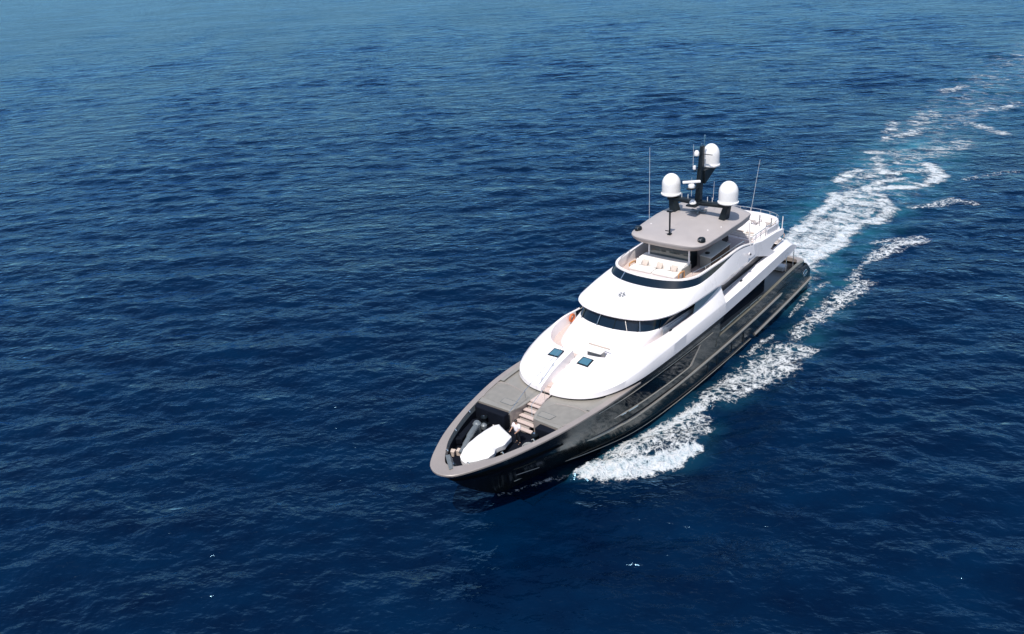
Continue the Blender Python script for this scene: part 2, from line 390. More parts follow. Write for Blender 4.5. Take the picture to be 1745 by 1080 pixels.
for k in (.40, .47, .53, .60, .33, .67):
    i = int(len(kwb)*k); a = Vector(inset(kwb, .0)[i]); b = Vector(inset(kwt, -.03)[i])
    bm = bmn(); tube(bm, [a, b], .03, 5); obj('mullion', bm, BLACK, wnd)
wp = inset(kwb, -.03); wq = inset(kwt, -.05)
for k0_, k1_ in ((.40, .385), (.475, .47), (.57, .552), (.61, .60)):
    i = int(len(wp)*k0_); j = int(len(wp)*k1_)
    a = Vector(wp[i]) + Vector((.06, 0, .03)); b = a.lerp(Vector(wq[j]) + Vector((.06, 0, 0)), .85)
    bm = bmn(); tube(bm, [a, b], .022, 5); obj('wiper', bm, CHROME, wnd)

# ---- sundeck shell (white brow) over the wheelhouse
K9 = [(30.48,0,7.98),(30.38,1.2,7.98),(30.0,2.5,7.98),(29.3,3.4,7.97),(28.1,4.02,7.94),(26.5,4.3,7.88),(24.9,4.36,7.82),(22,4.33,7.72),(20.0,4.28,7.66),(19.2,4.12,7.4),(16,4.06,7.55),(13.3,4.04,7.76)]
K9b = [(30.50,0,8.06),(30.40,1.2,8.06),(30.02,2.52,8.06),(29.32,3.44,8.06),(28.1,4.07,8.05),(26.5,4.37,8.03),(24.9,4.46,8.0),(22,4.46,7.98),(20.0,4.42,8.0),(19.0,4.38,8.02),(16,4.30,8.1),(13.3,4.16,8.15)]
K10 = [(25.78,0,8.84),(25.70,1.1,8.84),(25.35,2.3,8.84),(24.7,3.3,8.85),(23.6,3.92,8.86),(22.2,4.05,8.92),(20.6,4.05,9.05),(19.3,4.03,9.2),(18.2,4.02,9.36),(17,4.0,9.50),(15.5,3.98,9.42),(13.3,3.95,9.05)]
K11 = [(25.18,0,9.34),(25.10,1.1,9.34),(24.8,2.2,9.34),(24.25,3.15,9.35),(23.2,3.72,9.36),(21.9,3.86,9.40),(20.4,3.90,9.44),(19.2,3.93,9.46),(18.1,3.95,9.50),(16.9,3.95,9.54),(15.4,3.92,9.47),(13.3,3.9,9.10)]
k9, k9b, k10, k11 = U(K9), U(K9b), U(K10), U(K11)
xx = np.clip((k9[:, 0]-22)/8, 0, 1)
m1 = k9b*.93+k10*.07; m1[:, 2] += .05*xx; m1[:, 1] *= 1.0
m2 = k9b*.66+k10*.34; m2[:, 2] += .13*xx+.02
m3 = k9b*.33+k10*.67; m3[:, 2] += .11*xx+.02
bm = bmn(); loft(bm, [inset(k9, .35, .06), k9, k9b, m1, m2, m3, k10]); obj('sundeck_shell', bm, WHITE, Y, smooth=34)
bm = bmn(); loft(bm, [k10 - [0, 0, .0], k11]); sg = obj('sundeck_visor', bm, GLASS, Y)
i = int(len(k10)*.435); bm = bmn(); tube(bm, [Vector(k10[i])+Vector((.03,0,.01)), Vector(k11[i])+Vector((.03,0,.01))], .035, 5); obj('mullion', bm, CHROME, sg)
bm = bmn(); c0 = inset(k11, -.04, .0); c1 = inset(k11, -.03, .10); c2 = inset(k11, .18, .10); c3 = inset(k11, .22, -.02); c4 = inset(k11, .22); c4[:, 2] = 8.66
loft(bm, [c0, c1, c2, c3, c4]); obj('sundeck_coaming', bm, WHITE, Y, smooth=40)
# roof slab under the sundeck, closing the inside
bm = bmn(); rr = inset(k11, .1); rr[:, 2] = 8.66; fill_across(bm, rr)
o = obj('sundeck_floor', bm, TEAK, Y)
bm = bmn(); rr = inset(k9, .3); rr[:, 2] = np.minimum(rr[:, 2]+.06, 8.2); fill_across(bm, rr); obj('wheelhouse_ceiling', bm, INTER, Y)
# chrome hand rail inside the coaming
for s in (-1, 1):
    hr = [(23.2, s*3.35, 9.72), (21.5, s*3.6, 9.76), (19, s*3.7, 9.8), (16.5, s*3.72, 9.85), (14.8, s*3.72, 9.8)]
    bm = bmn(); tube(bm, catmull(hr, 24), .028, 6); rl = obj('hand_rail', bm, CHROME, Y)
    for q in hr: bm = bmn(); tube(bm, [q, (q[0], q[1], 9.44)], .02, 5); obj('rail_post', bm, CHROME, rl)

# ---- aft half: side bands, superstructure walls, aft sundeck
for s in (-1, 1):
    def S(P): return [(x, s*y, z) for x, y, z in P]
    A0 = catmull(S([(20,4.8,5.2),(15,4.7,5.4),(10,4.52,5.62),(6,4.36,5.8),(3.9,4.2,5.86)]), 40)
    A1 = catmull(S([(20,4.8,6.2),(15,4.7,6.42),(10,4.5,6.58),(7,4.4,6.70),(5.2,4.25,6.55),(3.8,4.15,6.0)]), 40)
    A1b = A1.copy(); A1b[:, 1] -= s*.05; A1b[:, 2] += .03
    A2 = catmull(S([(20,4.15,6.24),(17,4.12,6.46),(14,4.1,6.72),(10,4.02,7.0),(7,3.9,7.12),(5.2,3.7,6.95),(4.0,3.5,6.3)]), 40)
    A3 = A2.copy(); A3[:, 1] -= s*.25; A4 = A3.copy(); A4[:, 2] = 5.9
    U0 = A0.copy(); U0[:, 1] -= s*1.6; U0[:, 2] += .05
    bm = bmn(); loft(bm, [U0, A0, A1, A1b, A2, A3, A4], cap_ends=True); obj('upper_deck_band', bm, WHITE, Y, smooth=32)
    bm = bmn(); A5 = A0.copy(); A5[:, 1] -= s*.28; A5[:, 2] -= .02; A6 = A5.copy(); A6[:, 1] -= s*.05; A6[:, 2] -= .36
    A7 = A6.copy(); A7[:, 1] -= s*1.4
    loft(bm, [A5, A6, A7], cap_ends=False); obj('band_underside', bm, HULLM, Y)
    # rise panel joining band and shell
    bm = bmn(); prism(bm, S([(19.9,4.2,6.1),(19.9,4.28,7.70),(21.0,4.26,7.40),(22.6,4.30,7.05),(22.6,4.3,6.1)]), (0, -s*.1, 0)); obj('wing_panel', bm, WHITE, Y)
    bm = bmn(); prism(bm, S([(19.95,4.22,6.2),(19.95,3.66,6.2),(19.95,3.66,7.7),(19.95,4.24,7.7)]), (.08, 0, 0)); obj('end_panel', bm, WHITE, Y)
    # walkway wall's shade painted as a grey panel; tinted screen under the brow
    bm = bmn(); prism(bm, S([(28.4,3.72,6.05),(28.4,3.72,6.92),(26,3.76,6.9),(20.0,3.78,6.9),(20.0,3.78,6.05)]), (0, s*.03, 0)); obj('shaded_side_wall', bm, SHADEWALL, Y)
    bm = bmn(); prism(bm, S([(24.6,4.24,6.85),(24.3,4.26,7.78),(20.0,4.22,7.68),(20.9,4.22,7.3),(22.6,4.24,7.02)]), (0, -s*.02, 0)); obj('wind_screen', bm, LGLASS, Y)
    # lower grey wall, black saloon window, wall over it
    bm = bmn(); prism(bm, S([(20.2,3.72,6.0),(20.2,3.72,6.3),(17,3.72,6.5),(13.5,3.72,6.68),(10.4,3.72,6.94),(9.0,3.72,6.6),(9.0,3.72,6.0)]), (0, -s*.1, 0)); obj('saloon_wall', bm, WHITE, Y)
    bm = bmn(); prism(bm, S([(20.0,3.70,6.3),(19.3,3.86,7.42),(16,3.9,7.56),(12.8,3.9,7.82),(9.0,3.72,7.7),(9.2,3.7,6.7),(10.4,3.70,6.92),(13.5,3.70,6.66)]), (0, -s*.05, 0)); obj('saloon_window', bm, GLASSD, Y)
    # aft arch wing
    P = [(13.4,4.05,7.76),(12.75,4.05,7.78),(9.45,4.08,6.72),(8.75,4.1,6.95),(9.75,4.05,7.54),(8.8,4.0,7.85),(6.75,3.95,8.05),(6.6,3.9,8.5),(8.2,3.9,8.72),(11.5,3.92,8.82),(13.0,3.95,9.08),(13.4,3.97,9.1)]
    bm = bmn(); prism(bm, S(P), (0, -s*.28, 0)); obj('aft_wing', bm, WHITE, Y, bevel=.04)
    # navigation lamp and fairlead dots
    bm = bmn(); lathe(bm, (14.9, s*4.28, 8.75), [(0,0),(.16,.02),(.16,.10),(0,.12)], 12, Matrix.Rotation(-s*math.pi/2, 4, 'X')); nl = obj('side_lamp', bm, WHITE, Y)
    bm = bmn(); lathe(bm, (14.9, s*4.42, 8.75), [(0,0),(.08,.0),(.07,.06),(0,.07)], 12, Matrix.Rotation(-s*math.pi/2, 4, 'X')); obj('lens', bm, BLACK, nl)
    for x, z in ((15.9, 6.62), (28.0, 6.80)):
        bm = bmn(); box(bm, (x, s*4.17, z), (.32, .1, .10)); obj('bulwark_cleat', bm, BLACK, Y, bevel=.02)

# sundeck slab aft, and upper deck floor aft, both as rounded plates
def plate(name, half, z, t, m, bev=.03):
    c = catmull([(x, y, 0) for x, y in half], 30); P = [(p[0], p[1], z) for p in c] + [(p[0], -p[1], z) for p in c[::-1] if abs(p[1]) > 1e-3]
    bm = bmn(); prism(bm, P, (0, 0, -t)); return obj(name, bm, m, Y, bevel=bev)
plate('aft_sundeck', [(14.5,3.75),(10,3.75),(7.2,3.7),(6.0,2.9),(5.5,1.5),(5.4,0)], 8.655, .45, WHITE)
plate('aft_sundeck_planking', [(14.4,3.5),(12.5,3.5),(11.7,3.4),(11.5,1.5),(11.45,1),(11.4,0)], 8.67, .01, TEAK, 0)
plate('upper_deck', [(20,3.9),(10,4.2),(6,3.95),(4.3,3.4),(3.4,2.2),(3.1,0)], 5.95, .25, WHITE)
plate('upper_deck_planking', [(20,3.5),(10,3.6),(6.4,3.4),(5.0,2.8),(4.2,1.5),(4.1,0)], 5.97, .01, TEAK, 0)
plate('upper_deck_coaming', [(6,3.95),(4.4,3.35),(3.6,2.2),(3.3,0),(3.6,0),(3.95,2.0),(4.8,3.1),(6.2,3.7)], 6.5, .5, WHITE)
# saloon block, closing the middle of the superstructure
bm = bmn(); box(bm, (14.6, 0, 7.1), (10.6, 7.2, 2.2)); obj('upper_saloon', bm, GLASS, Y)
bm = bmn(); box(bm, (22, 0, 4.3), (26, 6.7, 3.0)); obj('main_saloon', bm, GLASS, Y)
bm = bmn(); box(bm, (33.5, 0, 5.1), (4, 6.0, 1.0)); obj('bow_cabin', bm, INTER, Y)
# main deck: side decks and aft deck
plate('main_deck', [(30,4.4),(20,4.5),(10,4.4),(3.4,4.15),(1.6,3.8),(1.2,2.5),(1.2,0)], 2.95, .3, DECKM)
for s in (-1, 1):
    def S(P): return [(x, s*y, z) for x, y, z in P]
    # bulwark cap along the opening
    a = catmull(S([(21.2,4.66,3.40),(20.4,4.66,3.42),(15,4.6,3.52),(10,4.5,3.66),(6,4.35,3.80),(3.0,4.24,3.82),(1.5,4.14,3.66),(.85,3.8,3.50)]), 50)
    b = a.copy(); b[:, 1] -= s*.30; b[-6:, 0] += .3
    a2 = a.copy(); a2[:, 2] -= .5; b2 = b.copy(); b2[:, 2] = 2.9
    bm = bmn(); loft(bm, [a2, a, b, b2], cap_ends=True); obj('bulwark_cap', bm, OLIVE, Y, smooth=35)
    a3 = a.copy(); a3[:, 1] += s*.012; a3[:, 2] -= .05; a4 = a3.copy(); lv4 = LV[4]
    a4[:, 2] = 2.6; a4[:, 1] += s*.02
    bm = bmn(); loft(bm, [a3, a4]); obj('bulwark_plating', bm, HULLM, Y)
    # hull cheek between the joint and the opening: dark plate strip below the band
    # stanchions + rail of side deck
    rl = [(20.2, 4.5, 3.62), (16, 4.45, 3.74), (12, 4.4, 3.82)]
    bm = bmn(); tube(bm, catmull(S(rl), 16), .022, 6); r_ = obj('side_rail', bm, CHROME, Y)
    for x in (19.6, 18.2, 16.6, 14.6, 12.8):
        bm = bmn(); tube(bm, [(x, s*4.48, 3.4), (x, s*4.46, 3.74)], .03, 6); lathe(bm, (x, s*4.46, 3.74), [(0,0),(.07,.03),(.07,.08),(0,.11)], 8); obj('stanchion', bm, CHROME, r_)
    # rub strake (brushed silver), forward groove line and glass panel ledge
    rub = catmull(S([(38.6,3.62,2.35),(37,3.92,2.22),(34,4.36,2.05),(30,4.60,1.98),(25,4.67,1.97),(18,4.68,2.08),(12,4.60,2.25),(7.4,4.5,2.42)]), 60)
    bm = bmn(); tube(bm, rub, [.02]+[.11]*58+[.03], 8); obj('rub_strake', bm, SILVER, Y)
    led = catmull(S([(36.8,4.22,3.22),(34,4.55,3.08),(30,4.70,2.92),(27,4.74,2.85),(25.9,4.74,2.86)]), 40)
    bm = bmn(); tube(bm, led, [.02]+[.055]*38+[.03], 6); obj('glass_ledge', bm, SILVER, Y)
    for t in (.13, .20, .27):
        i = int(t*40); p = Vector(led[i]); q = Vector(led[i+2]); bm = bmn(); tube(bm, [p+Vector((0,s*.03,-.05)), q+Vector((0,s*.03,-.05))], .05, 6); obj('ledge_fitting', bm, CHROME, Y)
    bm = bmn(); prism(bm, S([(24.1,4.75,4.05),(24.35,4.75,4.0),(25.98,4.77,2.82),(25.55,4.77,2.80)]), (0, -s*.06, 0)); obj('raked_slat', bm, SILVER, Y, bevel=.01)
    # black glass panel: follows the hull between ledge and cap
    gl_t = catmull(S([(37.3,4.36,4.40),(35,4.60,4.33),(31,4.72,4.24),(27,4.745,4.17),(24.3,4.745,4.12)]), 40)
    gl_b = catmull(S([(36.4,4.27,3.30),(34,4.53,3.14),(30,4.70,2.98),(27,4.725,2.90),(25.9,4.73,2.90)]), 40)
    bm = bmn(); loft(bm, [gl_b, (gl_b+gl_t)/2 + [0, s*.012, 0], gl_t]); obj('hull_glass', bm, mat('hull_window', (.004,.008,.013), .06, spec=.35), Y)
    tl = catmull(S([(38.2,4.42,4.62),(35,4.66,4.50),(31,4.74,4.40),(27,4.75,4.32),(22,4.73,4.28)]), 40)
    bm = bmn(); tube(bm, tl, .028, 6); obj('trim_line', bm, SILVER, Y)
    # chine line near the water, ports and vents
    ch = catmull(S([(43.3,.75,.55),(41,1.42,.5),(37.8,2.72,.42),(33.5,4.0,.36),(28,4.50,.33),(20,4.60,.33),(14,4.53,.36)]), 60)
    bm = bmn(); tube(bm, ch, .028, 6); obj('spray_rail', bm, SILVER, Y)
    ch = catmull(S([(13.2,4.50,.42),(8,4.44,.7),(3,4.33,.95),(-.5,4.24,1.18)]), 20)
    bm = bmn(); tube(bm, ch, .12, 8); obj('stern_strake', bm, SILVER, Y)
    for x in (15.7, 18.0, 20.7, 22.4):
        bm = bmn(); prism(bm, S([(x,4.645,1.65),(x+.12,4.645,1.65),(x+.10,4.61,.75),(x-.02,4.61,.75)]), (0, -s*.05, 0)); obj('hull_vent', bm, BLACK, Y)
    for x0, z0 in ((44.6, 2.55), (44.2, 2.0)):
        i = int(0); yb = np.interp(x0, [39, 43, 46, 47.5], [3.4, 2.2, .95, .1]) + .04
        bm = bmn(); tube(bm, [(x0, s*(yb+.02), z0), (x0-1.6, s*(yb+.75), z0-.02)], .022, 5); obj('anchor_slot', bm, SILVER, Y)
    # stern port oval
    bm = bmn(); lathe(bm, (1.35, s*4.25, 2.35), [(.40,.0),(.44,.04),(.40,.08),(.30,.05),(.0,.04)], 24, Matrix.Rotation(-s*math.pi/2, 4, 'X') @ Matrix.Diagonal((1.25, .8, 1, 1))); obj('mooring_port', bm, CHROME, Y)
    bm = bmn(); prism(bm, S([(5.9,4.47,2.85),(8.6,4.52,2.85),(8.6,4.52,2.80),(5.9,4.47,2.80)]), (0, s*.02, 0)); obj('boarding_door_seam', bm, BLACK, Y)
    for x in (3.9, 5.6):
        bm = bmn(); tube(bm, [(x, s*3.95, 3.8), (x, s*3.95, 5.5)], .04, 8); obj('deck_pillar', bm, CHROME, Y)
# transom coaming, swim platform
plate('stern_coaming', [(2.2,4.12),(.95,3.85),(.6,2.4),(.55,0),(1.0,0),(1.05,2.2),(1.35,3.3),(2.6,3.7)], 3.6, .9, CAPM, .05)
plate('swim_platform', [(3,4.2),(.6,4.1),(-.35,3.7),(-.8,2.5),(-.9,0)], 1.05, .5, HULLM, .05)
plate('swim_platform_teak', [(2,3.9),(.6,3.8),(-.1,3.4),(-.5,2.2),(-.6,0)], 1.07, .01, TEAK, 0)
bm = bmn(); box(bm, (3.3, 1.5, 3.25), (1.0, 3.0, .5)); aft_seat = obj('aft_bench', bm, CREAM, Y, bevel=.08)

# ---- coachroof hatches (glass in dark frame), let into the white slope
def slope_z(x): return np.interp(x, [34.6, 35.3, 36.3, 37.3, 38.4], [6.64, 6.47, 6.15, 5.78, 5.34])
from mathutils.bvhtree import BVHTree
def bvh_of(name):
    o = bpy.data.objects[name]; return BVHTree.FromPolygons([v.co[:] for v in o.data.vertices], [p.vertices[:] for p in o.data.polygons])
BV = bvh_of('upper_moulding'); BS = bvh_of('sundeck_shell')
def onz(bv, x, y, up=.0):
    h = bv.ray_cast(Vector((x, y, 20)), Vector((0, 0, -1))); return (h[0].z if h[0] else 6.0)+up
for s in (-1, 1):
    yc = s*1.32; q = [(34.85, yc-.47), (34.85, yc+.47), (35.7, yc+.5), (35.7, yc-.5)]
    bm = bmn(); prism(bm, [(x, y, onz(BV, x, y, .05)) for x, y in q], (0, 0, -.08)); hh = obj('roof_hatch', bm, BLACK, Y, bevel=.015)
    q = [(34.95, yc-.37), (34.95, yc+.37), (35.6, yc+.4), (35.6, yc-.4)]
    bm = bmn(); prism(bm, [(x, y, onz(BV, x, y, .07)) for x, y in q], (0, 0, -.04)); obj('pane', bm, mat('hatch_glass', (.06, .16, .22), .15, coat=1), hh)
# emblem on the brow: a small grey compass-like mark
bm = bmn()
ex, ey = 27.75, -.35
for a, r1 in ((0, .46), (math.pi/2, .40), (math.pi/4, .48), (-math.pi/4, .34)):
    for sg_ in (-1, 1):
        d = Vector((math.cos(a), math.sin(a), 0))*sg_; n_ = Vector((-d.y, d.x, 0))
        pts = [Vector((ex, ey, 0))+d*.06, Vector((ex, ey, 0))+d*r1*.55+n_*.075, Vector((ex, ey, 0))+d*r1, Vector((ex, ey, 0))+d*r1*.55-n_*.075]
        prism(bm, [(p.x, p.y, onz(BS, p.x, p.y, .012)) for p in pts], (0, 0, -.02))
obj('emblem', bm, GREYM, Y, smooth=0)

# ---- hardtop
Hh = [(22.45,0),(22.4,1.5),(22.22,2.6),(21.9,3.1),(21.4,3.38),(20.0,3.55),(18,3.64),(15.8,3.64),(14,3.52),(13.05,3.42)]
c = np.concatenate([catmull([(x, y, 0) for x, y in Hh], 50), catmull([(12.85,3.25,0),(12.0,1.7,0),(11.6,0,0)], 10)])
ring = [(p[0], p[1]) for p in c] + [(p[0], -p[1]) for p in c[::-1][1:-1]]
def hring(k, z, dz=0):
    cx, cy = 16.6, 0
    return [(cx+(x-cx)*(1-k*.5), y*(1-k), z+(.26 if z > 11.2 else .0)*min(1, max(0, (21.6-x)/4.5))) for x, y in ring]
bm = bmn(); secs = [(.18, 10.85), (.10, 10.93), (.03, 11.14), (.008, 11.30), (0, 11.38), (.004, 11.44), (.025, 11.50), (.2, 11.63), (.5, 11.76), (.8, 11.82)]
rg = [[bm.verts.new(p) for p in hring(k, z)] for k, z in secs]; n = len(ring)
for a, b in zip(rg, rg[1:]):
    for i in range(n): bm.faces.new((a[i], a[(i+1) % n], b[(i+1) % n], b[i]))
ct = bm.verts.new((16.6, 0, 12.02))
for i in range(n): bm.faces.new((rg[-1][i], rg[-1][(i+1) % n], ct))
cb = bm.verts.new((16.6, 0, 10.85))
for i in range(n): bm.faces.new((rg[0][(i+1) % n], rg[0][i], cb))
obj('hardtop', bm, ROOFM, Y, smooth=30)
BH = bvh_of('hardtop')
for s in (-1, 1):     # floodlights on the front corners
    bm = bmn(); p = (21.1, s*2.95, 11.55)
    lathe(bm, p, [(0,0),(.28,.0),(.32,.08),(.32,.26),(.24,.36),(0,.38)], 16); fl_ = obj('floodlight', bm, BLACK, Y)
    bm = bmn(); box(bm, (21.36, s*2.95, 11.8), (.1, .22, .14)); obj('lens', bm, CHROME, fl_, bevel=.01)
    for x, z0 in ((21.1, 9.55),):
        bm = bmn(); tube(bm, [(x+.0, s*1.88, 9.5), (x, s*1.88, 11.2)], .075, 8); obj('roof_post', bm, CHROME if 0 else WHITE, Y)
    bm = bmn(); tube(bm, [(14.0, s*3.95, 9.0), (14.0, s*3.75, 11.2)], .05, 8); obj('roof_post', bm, WHITE, Y)
    bm = bmn(); prism(bm, [(13.4,s*1.2,8.7),(12.5,s*1.2,8.7),(13.2,s*1.3,11.2),(14.6,s*1.3,11.2)], (0, -s*.12, 0)); obj('roof_strut', bm, BLACK, Y)
for x, y in ((19.6, -2.6), (17.8, 3.0), (19.0, 2.4), (13.0, .5)):
    bm = bmn(); lathe(bm, (x, y, onz(BH, x, y, -.01)), [(.06,0),(.06,.05),(0,.07)], 8); obj('roof_lamp', bm, DOME, Y)
# light pole on the front of the roof
z0 = onz(BH, 21.2, .1)
bm = bmn(); tube(bm, [(21.2,.1,z0-.02),(21.2,.1,z0+1.95)], .075, 8); box(bm, (21.2,.1,z0+2.0), (.3,.45,.12)); box(bm, (21.2,.1,z0+.05), (.3,.3,.12)); lp = obj('light_pole', bm, BLACK, Y)
bm = bmn(); tube(bm, [(21.25,.1,z0+.3),(21.3,-.25,z0+.32)], .04, 6); obj('pole_bracket', bm, BLACK, lp)

# ---- mast with crossbar, legs, domes
MB = empty('x', (0,0,0), None, None); bpy.data.objects.remove(MB)
bm = bmn()
prism(bm, [(16.45,-2.9,13.0),(16.55,0,12.92),(16.45,2.9,13.0),(15.85,2.9,13.05),(15.75,0,12.97),(15.85,-2.9,13.05)], (0,0,.26))
cb_ = obj('crossbar', bm, BLACK, Y, bevel=.05)
for s in (-1, 1):
    bm = bmn(); vv_ = [(16.55,s*1.95,11.6),(15.5,s*1.95,11.6),(15.6,s*2.35,13.05),(16.35,s*2.35,13.05),(16.55,s*2.55,11.6),(15.5,s*2.55,11.6),(15.6,s*2.8,13.05),(16.35,s*2.8,13.05)]
    addm(bm, vv_, [(0,1,2,3),(4,7,6,5),(0,3,7,4),(1,5,6,2),(3,2,6,7),(0,4,5,1)]); obj('mast_leg', bm, BLACK, cb_, bevel=.03)
    bm = bmn(); lathe(bm, (16.1, s*2.7, 13.18), [(0,0),(.25,.0),(.62,.16),(.62,.24),(0,.26)], 24); obj('dome_seat', bm, BLACK, cb_)
def dome(c, r, h, parent=Y):
    pr = [(0,-.02),(r*.8,-.02),(r*1.06,.06),(r*1.08,.15),(r*1.02,.20),(r*.99,.24),(r,.4),(r,h*.52)]
    for k in range(1, 13):
        a = k/12*math.pi/2; pr.append((r*math.cos(a), h*.52+(h*.48)*math.sin(a)))
    bm = bmn(); lathe(bm, c, pr, 40); o = obj('satellite_dome', bm, DOME, parent, smooth=60)
    bm = bmn(); lathe(bm, (c[0], c[1], c[2]), [(r*1.03,.155),(r*1.085,.16),(r*1.085,.19),(r*1.03,.195)], 40); obj('dome_flange', bm, DOME, o)
    return o
dome((16.1, 2.7, 13.36), .80, 1.92); dome((16.1, -2.7, 13.36), .80, 1.92)
# mast column, raked
bm = bmn()
def sec(z, x0, x1, y): return [(x0,-y,z),(x1,-y*.7,z),(x1,y*.7,z),(x0,y,z)]
S_ = [sec(13.0,16.5,15.8,.23), sec(15.6,16.25,15.6,.20), sec(16.2,16.15,15.55,.19), sec(17.9,15.95,15.5,.15)]
rv = [[bm.verts.new(p) for p in s] for s in S_]
for a, b in zip(rv, rv[1:]):
    for i in range(4): bm.faces.new((a[i], a[(i+1) % 4], b[(i+1) % 4], b[i]))
bm.faces.new(rv[0]); bm.faces.new(rv[-1][::-1])
mst = obj('mast', bm, BLACK, Y, bevel=.04)
bm = bmn(); prism(bm, [(15.7,-.3,15.6),(15.6,-.3,14.6),(13.5,-.3,15.65),(13.3,-.3,15.75),(15.7,-.3,15.8)], (0,.6,0)); obj('dome_bracket', bm, BLACK, mst, bevel=.03)
dome((14.15, 0, 15.78), .72, 1.95, mst)
# open array radar on a forward arm
bm = bmn(); prism(bm, [(16.2,-.15,14.55),(17.8,-.3,14.72),(17.95,0,14.72),(17.8,.3,14.72),(16.2,.15,14.55)], (0,0,-.1)); obj('radar_arm', bm, BLACK, mst)
bm = bmn(); lathe(bm, (17.5,0,14.74), [(.26,0),(.28,.2),(.2,.34),(0,.36)], 16); rd = obj('radar_pedestal', bm, DOME, mst)
bm = bmn(); box(bm, (17.5,0,15.22), (.26, 1.5, .20), rz=R(41)); obj('radar_scanner', bm, DOME, rd, bevel=.05)
bm = bmn(); lathe(bm, (16.75,0,17.28), [(0,0),(.2,0),(.22,.1),(.2,.3),(.12,.42),(0,.45)], 16); obj('gps_dome', bm, DOME, mst)
bm = bmn(); box(bm, (16.4,0,17.22), (.9,.12,.06)); box(bm, (15.4,.1,17.1), (.1,1.3,.04)); box(bm, (16.6,0,16.05), (1.1,.1,.06)); obj('spreader', bm, BLACK, mst)
bm = bmn(); box(bm, (16.95,-.05,16.3), (.2,.2,.34)); obj('searchlight', bm, DOME, mst, bevel=.04)
bm = bmn(); tube(bm, [(15.45,0,17.9),(15.4,0,18.55)], .04, 6); lathe(bm, (15.4,0,18.5), [(.09,0),(.08,.2),(0,.28)], 8); box(bm, (15.9,0,18.0), (.1,.1,.25)); obj('masthead_lamp', bm, CHROME, mst)
bm = bmn(); lathe(bm, (17.0,-.1,13.2), [(.3,0),(.3,.1),(.16,.3),(0,.34)], 16); obj('camera_dome', bm, DOME, cb_)
bm = bmn(); box(bm, (16.95,-.1,13.05), (.9,.9,.14)); obj('camera_base', bm, BLACK, cb_, bevel=.02)
for y in (-1.7, -1.1, 1.2, .75):
    bm = bmn(); tube(bm, [(16.0,y,13.2),(16.0,y,13.62)], .03, 5); obj('stub_antenna', bm, DOME, cb_)
for a, b, r in (((17.6,-3.98,9.5),(17.4,-4.1,17.7),.016),((12.0,2.6,8.7),(10.9,3.0,15.9),.016),((15.25,.9,13.2),(15.15,.9,14.8),.016),((16.75,-.3,16.1),(16.75,-.3,18.2),.014),((15.2,-1.2,13.2),(15.2,-1.2,14.9),.014)):
    bm = bmn(); tube(bm, [a, ((Vector(a)+Vector(b))/2), b], [r, r*.8, r*.5], 6); obj('whip_antenna', bm, WHITE, Y)
bm = bmn()
for a in range(3):
    t = a*math.pi/3+.3; box(bm, (15.7,-.2,onz(BH,15.7,-.2,.12+.012*a)), (1.5,.16,.07), rz=t)
box(bm, (15.7,-.2,11.9), (.3,.3,.18)); obj('roof_frame', bm, GREYM, Y)

# ---- windscreen between the two front roof posts
bm = bmn(); prism(bm, [(21.1,-1.8,9.62),(21.1,1.8,9.62),(21.1,1.8,10.95),(21.1,-1.8,10.95)], (-.02,0,0)); obj('windscreen', bm, SHADEG, Y, smooth=0)

# ================================================================== LOOSE THINGS ON BOARD
# big forward sofa / sunbed on the sundeck
SO = empty('outdoor_sofa', (22, -.1, 8.67), 'long cream outdoor sofa with wooden arm ends in front of the windscreen', 'sofa')
bm = bmn(); box(bm, (21.7,-.2,9.1), (1.5,4.3,.84)); obj('base', bm, CREAM, SO, bevel=.06)
bm = bmn(); box(bm, (21.45,-.2,9.56), (1.2,4.25,.16), ry=R(3)); obj('backrest', bm, CREAM, SO, bevel=.06, seg=3)
bm = bmn(); box(bm, (21.7,1.98,9.05), (1.55,.06,.76)); obj('side_panel', bm, BARM, SO, bevel=.02)
for y in (-1.3, .9):
    bm = bmn(); box(bm, (23.05,y,9.08), (1.1,2.1,.26)); obj('seat', bm, CREAM, SO, bevel=.09, seg=3)
bm = bmn(); box(bm, (23.0,-.2,8.82), (1.15,4.2,.3)); obj('plinth', bm, WHITE, SO, bevel=.02)
for y in (-2.5, 2.12):
    bm = bmn(); box(bm, (22.75,y,9.3), (.95,.10,.08)); box(bm, (23.2,y,9.0), (.08,.1,.62)); box(bm, (22.3,y,9.0), (.08,.1,.62)); tube(bm, [(23.2,y,9.3),(22.9,y,9.36),(22.35,y,9.3)], .07, 6); obj('arm', bm, WOOD, SO, bevel=.02)
pil = [(-1.95,.1,'leftmost of the row'),(-1.35,-.15,'second from the left end'),(-.5,.12,'third from the left end'),(.0,-.1,'near the middle seam of'),(.75,.15,'second from the right end'),(1.35,-.12,'rightmost of the row')]
lbl = ['pale throw pillow at the far left end of the sundeck sofa', 'pale throw pillow second from the left on the sundeck sofa', 'pale throw pillow third from the left on the sundeck sofa', 'pale throw pillow third from the right on the sundeck sofa', 'pale throw pillow second from the right on the sundeck sofa', 'pale throw pillow at the far right end of the sundeck sofa']
